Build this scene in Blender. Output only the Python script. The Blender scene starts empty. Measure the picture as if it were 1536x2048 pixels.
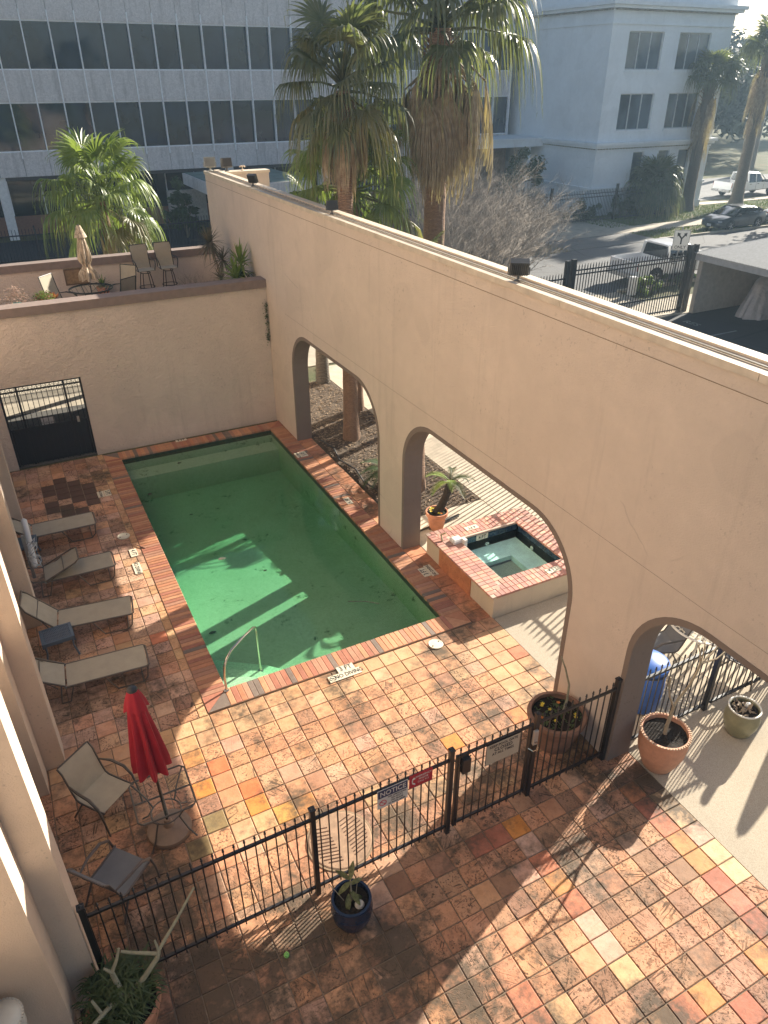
import bpy, math, random
from math import sin, cos, pi, radians, sqrt, atan2
from mathutils import Vector, Matrix, Euler
random.seed(7)
scene = bpy.context.scene
COL = scene.collection
# ---------------- camera, sky, sun, exposure ----------------
SUN = Vector((1.0, 0.37, 0.515)).normalized()
cam_d = bpy.data.cameras.new('camera')
cam_d.sensor_fit = 'VERTICAL'; cam_d.sensor_height = 24.0; cam_d.lens = 24.0 * 1460.9 / 2048
cam_d.clip_start = 0.05; cam_d.clip_end = 2000
cam = bpy.data.objects.new('camera', cam_d); COL.objects.link(cam)
cam.location = (-1.7142, -9.2534, 8.8544); cam.rotation_euler = (1.0341, 0.0015, -0.4735)
scene.camera = cam
world = bpy.data.worlds.new('World'); scene.world = world; world.use_nodes = True
wn = world.node_tree.nodes; wl = world.node_tree.links
for n in list(wn): wn.remove(n)
sky = wn.new('ShaderNodeTexSky'); sky.sky_type = 'NISHITA'; sky.sun_disc = False
sky.sun_elevation = math.asin(SUN.z); sky.sun_rotation = atan2(SUN.x, SUN.y)
sky.dust_density = 1.5; sky.air_density = 1.0; sky.ozone_density = 1.0
bg = wn.new('ShaderNodeBackground'); bg.inputs['Strength'].default_value = 0.055
wo = wn.new('ShaderNodeOutputWorld')
wl.new(sky.outputs[0], bg.inputs[0]); wl.new(bg.outputs[0], wo.inputs[0])
sd = bpy.data.lights.new('sun', 'SUN'); sd.energy = 5.0; sd.angle = radians(0.5); sd.color = (1.0, 0.92, 0.79)
so = bpy.data.objects.new('sun', sd); COL.objects.link(so)
so.rotation_euler = SUN.to_track_quat('Z', 'Y').to_euler(); so.location = (10, 0, 20)
vs = scene.view_settings; vs.view_transform = 'Standard'; vs.look = 'None'; vs.exposure = 1.45; vs.gamma = 1; vs.use_curve_mapping = False
scene.cycles.max_bounces = 8; scene.cycles.transparent_max_bounces = 12; scene.cycles.volume_bounces = 0

# ---------------- helpers ----------------
class MB:
    def __init__(s): s.v = []; s.f = []
    def add(s, vs, fs):
        n = len(s.v); s.v += [tuple(p) for p in vs]; s.f += [tuple(i + n for i in f) for f in fs]; return s
    def box(s, x0, x1, y0, y1, z0, z1):
        return s.add([(x0,y0,z0),(x1,y0,z0),(x1,y1,z0),(x0,y1,z0),(x0,y0,z1),(x1,y0,z1),(x1,y1,z1),(x0,y1,z1)],
                     [(0,3,2,1),(4,5,6,7),(0,1,5,4),(1,2,6,5),(2,3,7,6),(3,0,4,7)])
    def obox(s, c, size, rz=0, rx=0, ry=0):
        m = Euler((rx, ry, rz)).to_matrix(); a, b, d = [q/2 for q in size]; c = Vector(c)
        P = [c + m @ Vector(q) for q in [(-a,-b,-d),(a,-b,-d),(a,b,-d),(-a,b,-d),(-a,-b,d),(a,-b,d),(a,b,d),(-a,b,d)]]
        return s.add(P, [(0,3,2,1),(4,5,6,7),(0,1,5,4),(1,2,6,5),(2,3,7,6),(3,0,4,7)])
    def cham(s, x0, x1, y0, y1, z0, z1, c):     # box with a worn upper edge
        V = [(x0,y0,z0),(x1,y0,z0),(x1,y1,z0),(x0,y1,z0),(x0,y0,z1-c),(x1,y0,z1-c),(x1,y1,z1-c),(x0,y1,z1-c),
             (x0+c,y0+c,z1),(x1-c,y0+c,z1),(x1-c,y1-c,z1),(x0+c,y1-c,z1)]
        F = [(8,9,10,11)]
        for i in range(4):
            j = (i+1) % 4; F += [(i,j,4+j,4+i),(4+i,4+j,8+j,8+i)]
        return s.add(V, F)
    def tube(s, pts, r, n=6, closed=False, caps=True):
        pts = [Vector(p) for p in pts]; m = len(pts); rs = r if isinstance(r, (list, tuple)) else [r]*m
        V = []; up = None
        for i, p in enumerate(pts):
            if closed: t = pts[(i+1) % m] - pts[i-1]
            else: t = pts[min(i+1, m-1)] - pts[max(i-1, 0)]
            t = t.normalized() if t.length > 1e-9 else Vector((0,0,1))
            if up is None: up = Vector((0,0,1)) if abs(t.z) < .9 else Vector((1,0,0))
            a = t.cross(up); a = a.normalized() if a.length > 1e-6 else t.orthogonal().normalized()
            b = a.cross(t).normalized(); up = b
            for k in range(n):
                an = 2*pi*k/n; V.append(p + (a*cos(an) + b*sin(an))*rs[i])
        F = []
        for i in range(m if closed else m-1):
            j = (i+1) % m
            for k in range(n):
                l = (k+1) % n; F.append((i*n+k, j*n+k, j*n+l, i*n+l))
        if caps and not closed: F += [tuple(range(n)), tuple(reversed(range((m-1)*n, m*n)))]
        return s.add(V, F)
    def lathe(s, prof, c=(0,0,0), n=24, caps=True):
        V = []; m = len(prof)
        for (r, z) in prof:
            for k in range(n):
                a = 2*pi*k/n; V.append((c[0]+r*cos(a), c[1]+r*sin(a), c[2]+z))
        F = [(i*n+k, i*n+(k+1)%n, (i+1)*n+(k+1)%n, (i+1)*n+k) for i in range(m-1) for k in range(n)]
        if caps: F += [tuple(reversed(range(n))), tuple(range((m-1)*n, m*n))]
        return s.add(V, F)
    def prism(s, poly, a0, a1, axis='x'):       # polygon in the other two axes
        def P(u, v, w): return {'x': (w,u,v), 'y': (u,w,v), 'z': (u,v,w)}[axis]
        n = len(poly)
        V = [P(u,v,a0) for u,v in poly] + [P(u,v,a1) for u,v in poly]
        return s.add(V, [tuple(range(n)), tuple(reversed(range(n,2*n)))] + [(i,(i+1)%n,n+(i+1)%n,n+i) for i in range(n)])
    def quad(s, a, b, c, d): return s.add([a,b,c,d], [(0,1,2,3)])
    def mesh(s, name, m, smooth=False, off=(0,0,0)):
        me = bpy.data.meshes.new(name)
        o = Vector(off)
        me.from_pydata([(p[0]-o.x, p[1]-o.y, p[2]-o.z) for p in s.v], [], s.f)
        if m: me.materials.append(m)
        me.validate(); 
        import bmesh
        bm = bmesh.new(); bm.from_mesh(me); bmesh.ops.recalc_face_normals(bm, faces=bm.faces) if smooth != 'leaf' else None
        bm.to_mesh(me); bm.free()
        if smooth:
            me.polygons.foreach_set('use_smooth', [True]*len(me.polygons))
        me.update(); return me
    def build(s, name, m, parent=None, smooth=False, local=False, loc=None):
        off = (0,0,0)
        if parent is not None and not local:
            off = world_loc(parent)
        me = s.mesh(name, m, smooth, off)
        o = bpy.data.objects.new(name, me); COL.objects.link(o)
        if parent is not None: o.parent = parent
        if loc: o.location = loc
        if smooth is True: autosmooth(me)
        return o
def autosmooth(me, ang=40):
    try: me.set_sharp_from_angle(angle=radians(ang))
    except Exception: pass
def world_loc(o):
    l = Vector(o.location)
    while o.parent: o = o.parent; l += Vector(o.location)
    return l
def tag(o, label=None, cat=None, group=None, kind=None):
    if label: o['label'] = label
    if cat: o['category'] = cat
    if group: o['group'] = group
    if kind: o['kind'] = kind
    return o
def thing(name, loc, label, cat, group=None, rz=0):
    o = bpy.data.objects.new(name, None); COL.objects.link(o); o.location = loc; o.rotation_euler = (0,0,rz)
    o.empty_display_size = .1
    return tag(o, label, cat, group)
def struct(name, mb, m, parent=None, smooth=False):
    o = mb.build(name, m, parent, smooth)
    if parent is None: o['kind'] = 'structure'
    return o
def copy_tree(o, loc=None, rz=None, label=None, parent=None):
    c = o.copy(); COL.objects.link(c)
    if parent is not None: c.parent = parent
    if loc is not None: c.location = loc
    if rz is not None: c.rotation_euler = (0,0,rz)
    if label: c['label'] = label
    for ch in list(o.children): copy_tree(ch, parent=c)
    return c
def inst(name, me, parent, loc, rz=0, color=None, rot=None, scale=None):
    o = bpy.data.objects.new(name, me); COL.objects.link(o); o.parent = parent
    o.location = Vector(loc) - (world_loc(parent) if parent is not None else Vector((0,0,0)))
    o.rotation_euler = rot if rot else (0,0,rz)
    if scale: o.scale = scale
    if color: o.color = (*color, 1)
    return o
def text_mesh(body, size, m, ext=0.001):
    cu = bpy.data.curves.new('text', 'FONT'); cu.body = body; cu.size = size; cu.align_x = 'CENTER'; cu.align_y = 'CENTER'; cu.extrude = ext; cu.offset = size*0.012; cu.resolution_u = 3
    t = bpy.data.objects.new('tmp', cu); COL.objects.link(t)
    dg = bpy.context.evaluated_depsgraph_get(); dg.update()
    me = bpy.data.meshes.new_from_object(t.evaluated_get(dg)); bpy.data.objects.remove(t); bpy.data.curves.remove(cu)
    me.materials.clear(); me.materials.append(m); return me
def text(body, size, m, parent, loc, rot, name='lettering', sx=1):
    return inst(name, text_mesh(body, size, m), parent, loc, rot=rot, scale=(sx,1,1))

# ---------------- materials ----------------
MATS = {}
def nodes(name):
    m = bpy.data.materials.new(name); m.use_nodes = True
    nt = m.node_tree; b = nt.nodes['Principled BSDF']; return m, nt, b
def N(nt, t, **k):
    n = nt.nodes.new(t)
    for a, v in k.items():
        if a in n.inputs: n.inputs[a].default_value = v
        else: setattr(n, a, v)
    return n
def noise(nt, vec, scale, detail=4, rough=.6, dist=0):
    n = nt.nodes.new('ShaderNodeTexNoise'); n.inputs['Scale'].default_value = scale; n.inputs['Detail'].default_value = detail
    n.inputs['Roughness'].default_value = rough; n.inputs['Distortion'].default_value = dist
    if vec is not None: nt.links.new(vec, n.inputs['Vector'])
    return n.outputs['Fac']
def ramp(nt, fac, stops):
    r = nt.nodes.new('ShaderNodeValToRGB'); e = r.color_ramp.elements
    while len(e) < len(stops): e.new(.5)
    for i, (p, c) in enumerate(stops):
        e[i].position = p; e[i].color = (c,c,c,1) if not hasattr(c, '__len__') else (*c, 1)
    nt.links.new(fac, r.inputs[0]); return r.outputs[0]
def mixc(nt, fac, a, b, mode='MIX'):
    m = nt.nodes.new('ShaderNodeMix'); m.data_type = 'RGBA'; m.blend_type = mode
    for i, v in ((0, fac), (6, a), (7, b)):
        if hasattr(v, 'is_output'): nt.links.new(v, m.inputs[i])
        else: m.inputs[i].default_value = v if i == 0 else (*v, 1)
    return m.outputs[2]
def bump(nt, b, h, strength=.5, dist=.01):
    n = nt.nodes.new('ShaderNodeBump'); n.inputs['Strength'].default_value = strength; n.inputs['Distance'].default_value = dist
    nt.links.new(h, n.inputs['Height']); nt.links.new(n.outputs[0], b.inputs['Normal']); return n
def pos(nt): return nt.nodes.new('ShaderNodeNewGeometry').outputs['Position']
def mapv(nt, vec, scale=(1,1,1), loc=(0,0,0), rot=(0,0,0)):
    m = nt.nodes.new('ShaderNodeMapping'); nt.links.new(vec, m.inputs['Vector'])
    m.inputs['Scale'].default_value = scale; m.inputs['Location'].default_value = loc; m.inputs['Rotation'].default_value = rot
    return m.outputs[0]
def plain(name, c, rough=.6, metal=0, var=.12, scale=6, bscale=0, bstr=.3, bdist=.004, spec=.5):
    if name in MATS: return MATS[name]
    m, nt, b = nodes(name); p = pos(nt)
    f = noise(nt, p, scale, 5)
    r = ramp(nt, f, [(.3, tuple(q*(1-var) for q in c)), (.7, tuple(min(1,q*(1+var)) for q in c))])
    nt.links.new(r, b.inputs['Base Color']); b.inputs['Roughness'].default_value = rough; b.inputs['Metallic'].default_value = metal
    b.inputs['Specular IOR Level'].default_value = spec
    if bscale: bump(nt, b, noise(nt, p, bscale, 4), bstr, bdist)
    MATS[name] = m; return m
def stucco(name, c, bs=45, bd=.006, streak=0.0, trowel=False, dirt=.25):
    m, nt, b = nodes(name); p = pos(nt)
    big = noise(nt, p, .55, 5, .65); med = noise(nt, p, 4, 5)
    col = mixc(nt, ramp(nt, big, [(.3,0.),(.7,1.)]), tuple(q*.93 for q in c), tuple(min(1,q*1.05) for q in c))
    col = mixc(nt, ramp(nt, med, [(.35,0.),(.75,.35)]), col, tuple(q*.84 for q in c))
    if streak:
        s = noise(nt, mapv(nt, p, (2.2,2.2,.16)), 1.6, 6, .7)
        col = mixc(nt, ramp(nt, s, [(.54,0.),(.78,streak)]), col, tuple(q*.45 for q in c))
    pt = noise(nt, mapv(nt, p, (.9,.9,.9), (5,2,1)), .8, 1.5, .4)
    col = mixc(nt, ramp(nt, pt, [(.60,0.),(.612,.16)]), col, tuple(q*.72 for q in c))
    # speckle of dirt
    sp = noise(nt, p, 22, 3, .5)
    gate = noise(nt, p, .9, 3)
    g = nt.nodes.new('ShaderNodeMath'); g.operation = 'MULTIPLY'
    nt.links.new(ramp(nt, sp, [(.62,0.),(.70,1.)]), g.inputs[0]); nt.links.new(ramp(nt, gate, [(.5,0.),(.65,dirt*2)]), g.inputs[1])
    col = mixc(nt, g.outputs[0], col, tuple(q*.4 for q in c))
    # hairline cracks
    v = nt.nodes.new('ShaderNodeTexVoronoi'); v.feature = 'DISTANCE_TO_EDGE'; v.inputs['Scale'].default_value = .28
    wv = N(nt, 'ShaderNodeTexNoise', Scale=3.0, Detail=4.0); nt.links.new(p, wv.inputs['Vector'])
    ad = nt.nodes.new('ShaderNodeMix'); ad.data_type = 'VECTOR'; ad.inputs[0].default_value = .12
    nt.links.new(p, ad.inputs[4]); nt.links.new(wv.outputs['Color'], ad.inputs[5]); nt.links.new(ad.outputs[1], v.inputs['Vector'])
    cg = noise(nt, mapv(nt, p, (1,1,1), (3,7,1)), .7, 2)
    cm = nt.nodes.new('ShaderNodeMath'); cm.operation = 'MULTIPLY'
    nt.links.new(ramp(nt, v.outputs['Distance'], [(.0,.45),(.0016,0.)]), cm.inputs[0]); nt.links.new(ramp(nt, cg, [(.63,0.),(.69,1.)]), cm.inputs[1])
    col = mixc(nt, cm.outputs[0], col, tuple(q*.45 for q in c))
    nt.links.new(col, b.inputs['Base Color']); b.inputs['Roughness'].default_value = .9; b.inputs['Specular IOR Level'].default_value = .2
    h = noise(nt, p, bs, 5, .7)
    if trowel:
        h2 = noise(nt, mapv(nt, p, (1,1,1.6)), 9, 4, .55, .8)
        a = nt.nodes.new('ShaderNodeMath'); a.operation = 'MULTIPLY_ADD'; nt.links.new(h2, a.inputs[0]); a.inputs[1].default_value = 2.5; nt.links.new(h, a.inputs[2]); h = a.outputs[0]
    bump(nt, b, h, .8, bd)
    return m
STUCCO = stucco('tan_stucco', (.67,.56,.465), 55, .020, .28)
STUCCO_T = stucco('trowelled_tan_stucco', (.71,.60,.51), 40, .020, .25, True)
STUCCO_C = stucco('column_stucco', (.68,.55,.435), 70, .014, .12)
BROWN = stucco('brown_trim_paint', (.215,.17,.14), 30, .004, .3)
COPE = plain('grey_brown_coping', (.23,.175,.15), .8, bscale=40)
CREAMCAP = plain('cream_cap_metal', (.72,.60,.46), .5, bscale=8, bstr=.15)
IRON = plain('black_iron', (.012,.012,.014), .42, .0, spec=.6, bscale=90, bstr=.15)
IRON_B = plain('blue_black_iron', (.016,.02,.028), .45)
def tile_mat():
    m, nt, b = nodes('terracotta_tile'); p = pos(nt)
    oi = nt.nodes.new('ShaderNodeObjectInfo'); tc = nt.nodes.new('ShaderNodeTexCoord')
    # random offset and turn per tile
    vr = nt.nodes.new('ShaderNodeVectorRotate'); vr.rotation_type = 'Z_AXIS'
    ml = nt.nodes.new('ShaderNodeMath'); ml.operation = 'MULTIPLY'; ml.inputs[1].default_value = 6.28
    nt.links.new(oi.outputs['Random'], ml.inputs[0]); nt.links.new(ml.outputs[0], vr.inputs['Angle']); nt.links.new(tc.outputs['Object'], vr.inputs['Vector'])
    av = nt.nodes.new('ShaderNodeVectorMath'); av.operation = 'ADD'; cx = nt.nodes.new('ShaderNodeCombineXYZ')
    m2 = nt.nodes.new('ShaderNodeMath'); m2.operation = 'MULTIPLY'; m2.inputs[1].default_value = 91.
    nt.links.new(oi.outputs['Random'], m2.inputs[0]); nt.links.new(m2.outputs[0], cx.inputs[0]); nt.links.new(m2.outputs[0], cx.inputs[2])
    nt.links.new(vr.outputs[0], av.inputs[0]); nt.links.new(cx.outputs[0], av.inputs[1]); v = av.outputs[0]
    col = mixc(nt, 1.0, oi.outputs['Color'], (1.08,.99,.90), 'MULTIPLY')
    mot = noise(nt, v, 9, 5, .65)
    col = mixc(nt, ramp(nt, mot, [(.35,.0),(.7,.55)]), col, (1.25,1.15,1.0), 'MULTIPLY')
    col = mixc(nt, ramp(nt, noise(nt, v, 5, 4), [(.42,0.),(.62,.38)]), col, (.62,.5,.42), 'MULTIPLY')
    # paler worn rim and darker heart, as each fired tile has
    # alpha channel of object colour = amount of pitting (0 smooth .. 1 heavy)
    al = oi.outputs['Alpha']
    pit = ramp(nt, noise(nt, v, 34, 3, .6), [(.555,0.),(.60,1.)])
    scr = ramp(nt, noise(nt, mapv(nt, v, (1,.07,1)), 40, 3, .5), [(.585,0.),(.63,1.)])
    gt = ramp(nt, noise(nt, v, 7, 3), [(.40,.15),(.55,1.)])
    def mul(a, c):
        q = nt.nodes.new('ShaderNodeMath'); q.operation = 'MULTIPLY'
        for i, w in ((0,a),(1,c)):
            if hasattr(w,'is_output'): nt.links.new(w, q.inputs[i])
            else: q.inputs[i].default_value = w
        return q.outputs[0]
    def mx(a, c):
        q = nt.nodes.new('ShaderNodeMath'); q.operation = 'MAXIMUM'; nt.links.new(a,q.inputs[0]); nt.links.new(c,q.inputs[1]); return q.outputs[0]
    blot = ramp(nt, noise(nt, v, 9, 6, .75), [(.55,0.),(.64,1.)])
    d = mul(mx(mx(mul(pit, gt), mul(scr, ramp(nt, noise(nt, v, 5, 2), [(.45,0.),(.52,1.)]))), mul(blot,.75)), al)
    col = mixc(nt, mul(d,.82), col, (.06,.045,.035))
    # mildew over several tiles, in world space
    big = noise(nt, p, .75, 6, .7); fine = noise(nt, p, 9, 5, .7)
    ag = nt.nodes.new('ShaderNodeMath'); ag.operation = 'MULTIPLY_ADD'; ag.inputs[1].default_value = .35; nt.links.new(fine, ag.inputs[0]); nt.links.new(big, ag.inputs[2])
    # heavier near the building side and on the court below the fence
    sx = nt.nodes.new('ShaderNodeSeparateXYZ'); nt.links.new(p, sx.inputs[0])
    mr = nt.nodes.new('ShaderNodeMapRange'); mr.inputs['From Min'].default_value = 1.6; mr.inputs['From Max'].default_value = -2.5; mr.inputs['To Min'].default_value = 0; mr.inputs['To Max'].default_value = .13
    nt.links.new(sx.outputs[0], mr.inputs['Value'])
    my = nt.nodes.new('ShaderNodeMapRange'); my.inputs['From Min'].default_value = -1.0; my.inputs['From Max'].default_value = -4.2; my.inputs['To Min'].default_value = 0; my.inputs['To Max'].default_value = 1
    nt.links.new(sx.outputs[1], my.inputs['Value'])
    add = nt.nodes.new('ShaderNodeMath'); add.operation = 'ADD'; nt.links.new(ag.outputs[0], add.inputs[0]); aa = nt.nodes.new('ShaderNodeMath'); aa.operation='MULTIPLY_ADD'; nt.links.new(my.outputs[0], aa.inputs[0]); aa.inputs[1].default_value=.045; nt.links.new(mul(mr.outputs[0], my.outputs[0]), aa.inputs[2]); nt.links.new(aa.outputs[0], add.inputs[1])
    mask = mul(ramp(nt, add.outputs[0], [(.675,0.),(.83,.90)]), 1.0)
    col = mixc(nt, mask, col, (.075,.058,.038))
    nt.links.new(col, b.inputs['Base Color'])
    rg = ramp(nt, d, [(0.,.62),(1.,.95)]); nt.links.new(rg, b.inputs['Roughness']); b.inputs['Specular IOR Level'].default_value = .3
    s1 = nt.nodes.new('ShaderNodeMath'); s1.operation = 'SUBTRACT'; nt.links.new(noise(nt, v, 14, 4), s1.inputs[0]); nt.links.new(d, s1.inputs[1])
    bump(nt, b, s1.outputs[0], .6, .006)
    return m
TILE = tile_mat()
GROUT = plain('old_grout', (.20,.15,.105), .95, var=.35, scale=12, bscale=80)
def brick_mat():
    m, nt, b = nodes('coping_brick_clay'); p = pos(nt); oi = nt.nodes.new('ShaderNodeObjectInfo')
    col = mixc(nt, ramp(nt, noise(nt, p, 14, 5, .7), [(.35,0.),(.7,.5)]), oi.outputs['Color'], (.65,.55,.5), 'MULTIPLY')
    col = mixc(nt, ramp(nt, noise(nt, p, 1.3, 5, .7), [(.52,0.),(.75,.55)]), col, (.5,.42,.38), 'MULTIPLY')
    nt.links.new(col, b.inputs['Base Color']); b.inputs['Roughness'].default_value = .6
    bump(nt, b, noise(nt, p, 60, 3), .4, .003); return m
BRICK = brick_mat()
BRONZE = plain('brown_tube_metal', (.10,.085,.072), .45, .3)
SLING = None
def weave(name, c, sc=160):
    m, nt, b = nodes(name); tc = nt.nodes.new('ShaderNodeTexCoord')
    w = nt.nodes.new('ShaderNodeTexWave'); w.inputs['Scale'].default_value = sc*.25; w.inputs['Distortion'].default_value = .4; nt.links.new(tc.outputs['Object'], w.inputs['Vector'])
    f = noise(nt, tc.outputs['Object'], 5, 4)
    col = mixc(nt, ramp(nt, f, [(.35,0.),(.7,.35)]), c, tuple(q*.6 for q in c))
    col = mixc(nt, ramp(nt, w.outputs['Fac'], [(.2,0.),(.8,.25)]), col, tuple(q*.55 for q in c))
    nt.links.new(col, b.inputs['Base Color']); b.inputs['Roughness'].default_value = .75
    bump(nt, b, w.outputs['Fac'], .3, .001); return m
SLING = weave('beige_sling_fabric', (.45,.39,.29))
SLING_G = weave('grey_sling_fabric', (.17,.175,.185))
CONC = plain('exposed_concrete', (.50,.43,.33), .92, var=.16, scale=3, bscale=130, bstr=.5)
def concrete_speck():
    m, nt, b = nodes('pebble_concrete'); p = pos(nt)
    c = (.47,.405,.31)
    col = mixc(nt, ramp(nt, noise(nt,p,.8,5), [(.35,0.),(.7,.5)]), c, tuple(q*.75 for q in c))
    col = mixc(nt, ramp(nt, noise(nt,p,85,2,.6), [(.4,0.),(.65,.6)]), col, (.27,.22,.16))
    nt.links.new(col, b.inputs['Base Color']); b.inputs['Roughness'].default_value=.95; bump(nt,b,noise(nt,p,85,3),.5,.003); return m
PEBBLE = concrete_speck()
WHITE = plain('white_plastic', (.75,.74,.70), .45, var=.06)
BLACK = plain('black_lettering', (.015,.015,.02), .6)
# ================= setting: ground, streets =================
def ground_mat():
    m, nt, b = nodes('winter_lawn'); p = pos(nt)
    c = mixc(nt, ramp(nt, noise(nt,p,.5,6,.7), [(.38,0.),(.62,1.)]), (.075,.095,.035), (.16,.13,.07))
    c = mixc(nt, ramp(nt, noise(nt,p,9,4), [(.4,0.),(.7,.6)]), c, (.04,.055,.02))
    nt.links.new(c, b.inputs['Base Color']); b.inputs['Roughness'].default_value = 1; bump(nt,b,noise(nt,p,25,4),.9,.05); return m
LAWN = ground_mat()
mb = MB()
# the lawn sheet leaves a hole for the pool and the spa
xs = [-400,-.2,4.5,5.7,7.0,400]; ys = [-200,-.3,0.2,1.3,10.1,600]
holes = {(1,2),(1,3),(3,2)}
def gridsheet(xs, ys, z, skip):
    q = MB()
    for i in range(len(xs)-1):
        for j in range(len(ys)-1):
            if not skip(xs[i],xs[i+1],ys[j],ys[j+1]): q.quad((xs[i],ys[j],z),(xs[i+1],ys[j],z),(xs[i+1],ys[j+1],z),(xs[i],ys[j+1],z))
    return q
def inpool(x0,x1,y0,y1):
    x=(x0+x1)/2; y=(y0+y1)/2
    return (-.25<x<4.6 and -.25<y<10.1) or (5.3<x<7.4 and -.3<y<1.8)
struct('ground', gridsheet([-400,-.25,4.6,5.3,7.4,400], [-200,-.3,-.25,1.8,10.1,600], -.05, inpool), LAWN)
def asphalt(name, c, sc=60):
    m, nt, b = nodes(name); p = pos(nt)
    col = mixc(nt, ramp(nt, noise(nt,p,.35,6,.7), [(.35,0.),(.68,.6)]), c, tuple(q*.65 for q in c))
    col = mixc(nt, ramp(nt, noise(nt,p,sc,2), [(.45,0.),(.7,.5)]), col, tuple(min(1,q*1.7) for q in c))
    v = nt.nodes.new('ShaderNodeTexVoronoi'); v.feature='DISTANCE_TO_EDGE'; v.inputs['Scale'].default_value=.22; nt.links.new(p, v.inputs['Vector'])
    col = mixc(nt, ramp(nt, v.outputs['Distance'], [(0.,.7),(.008,0.)]), col, tuple(q*.35 for q in c))
    nt.links.new(col, b.inputs['Base Color']); b.inputs['Roughness'].default_value=.88; bump(nt,b,noise(nt,p,sc,3),.5,.01); return m
ROAD = asphalt('worn_street_asphalt', (.12,.12,.12))
LOT = asphalt('dark_lot_asphalt', (.045,.045,.047))
def sheet(x0,x1,y0,y1,z): return MB().quad((x0,y0,z),(x1,y0,z),(x1,y1,z),(x0,y1,z))
struct('street', sheet(-120,300,17.3,26.0,-.03), ROAD)
struct('cross_street', sheet(50,300,37.2,48,-.03), ROAD)
struct('parking_lot', sheet(9.6,60,-40,13.1,-.03), LOT)
struct('forecourt_asphalt', sheet(-60,30,36.5,44.4,-.03), asphalt('forecourt_asphalt_black', (.03,.032,.036)))
SIDEW = plain('sidewalk_concrete', (.40,.35,.27), .92, var=.2, scale=2, bscale=60)
sw = struct('sidewalk', MB().box(9.6,200,13.1,15.3,-.06,.0), SIDEW)
mbs = MB()
for x in range(10, 46): mbs.box(x*1.5-.008, x*1.5+.008, 13.1, 15.3, .0, .003)
mbs.build('joint', plain('joint_dark',(.08,.07,.055),.95), sw)['kind'] = 'stuff'
struct('driveway', MB().box(16.5,24.4,15.3,17.3,-.06,-.015), SIDEW)
k = MB()
for a,b_ in ((-100,16.5),(24.4,200)): k.box(a,b_,17.15,17.3,-.06,.1)
struct('near_kerb', k, SIDEW)
k = MB()
for a,b_ in ((-100,24.6),(36,200)): k.box(a,b_,26.0,26.15,-.06,.1)
struct('far_kerb', k, SIDEW)
struct('far_sidewalk', MB().box(-60,120,28.8,30.6,-.06,.0), SIDEW)
struct('driveway_apron', MB().box(24.6,36,26.0,28.8,-.06,-.012), asphalt('shade_dark_apron_concrete',(.15,.145,.135)))  # apron colour darkened to hold the shade that lies on it
struct('entrance_walk', MB().box(27,38,30.6,42,-.06,-.016), SIDEW)
struct('park_walk', MB().box(50,200,35.3,36.4,-.06,.0), SIDEW)
SOIL = None
def soil_mat():
    m, nt, b = nodes('mulch_soil'); p = pos(nt)
    c = mixc(nt, ramp(nt, noise(nt,p,3,5), [(.4,0.),(.65,1.)]), (.075,.052,.034), (.15,.11,.075))
    c = mixc(nt, ramp(nt, noise(nt,mapv(nt,p,(1,1,1),(0,0,0),(0,0,.6)),48,3), [(.45,0.),(.62,.75)]), c, (.045,.03,.02))
    nt.links.new(c, b.inputs['Base Color']); b.inputs['Roughness'].default_value=1; bump(nt,b,noise(nt,p,40,4,.7),1,.03); return m
SOIL = soil_mat()
q = MB(); rr = random.Random(3)
nx, ny = 22, 60
X0,X1,Y0,Y1 = 5.14,7.44,3.46,12.8
for j in range(ny+1):
    for i in range(nx+1):
        x = X0+(X1-X0)*i/nx; y = Y0+(Y1-Y0)*j/ny
        if i == nx and False: pass
        q.v.append((x, y, -.01+.05*rr.random()*(1 if 0<i<nx and 0<j<ny else .1)))
for j in range(ny):
    for i in range(nx):
        a = j*(nx+1)+i; q.f.append((a,a+1,a+nx+2,a+nx+1))
o = q.build('planting_bed_soil', SOIL, smooth=True); o['kind']='structure'
# mulch chips, uncountable
q = MB()
for i in range(2600):
    x = rr.uniform(X0+.02,X1-.02); y = rr.uniform(Y0,Y1); q.obox((x,y,.035),(rr.uniform(.03,.1),rr.uniform(.01,.025),.008),rr.uniform(0,6.3),rr.uniform(-.3,.3),rr.uniform(-.3,.3))
tag(q.build('mulch', plain('mulch_chip',(.26,.19,.125),.95,var=.5,scale=18)), 'scattered bark mulch over the planting bed', 'mulch', kind='stuff')
# concrete walks outside the arches
cw = MB().box(5.12,7.44,1.0,3.44,-.06,.0)
cw.box(7.46,9.4,-3.9,14,-.06,.0)
struct('outer_walk', cw, CONC)
struct('pebble_terrace', MB().box(5.115,9.4,-12,-.02-.48,-.06,-.004), PEBBLE)
struct('spa_surround', MB().box(5.12,7.44,-.48,.98,-.06,-.03), PEBBLE)
struct('passage_floor', MB().box(-6,5.1,10.42,14.3,-.06,-.01), asphalt('passage_concrete',(.10,.095,.085)))

struct('back_walk', MB().box(-9,9.4,14.3,17.1,-.06,-.012), SIDEW)
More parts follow.
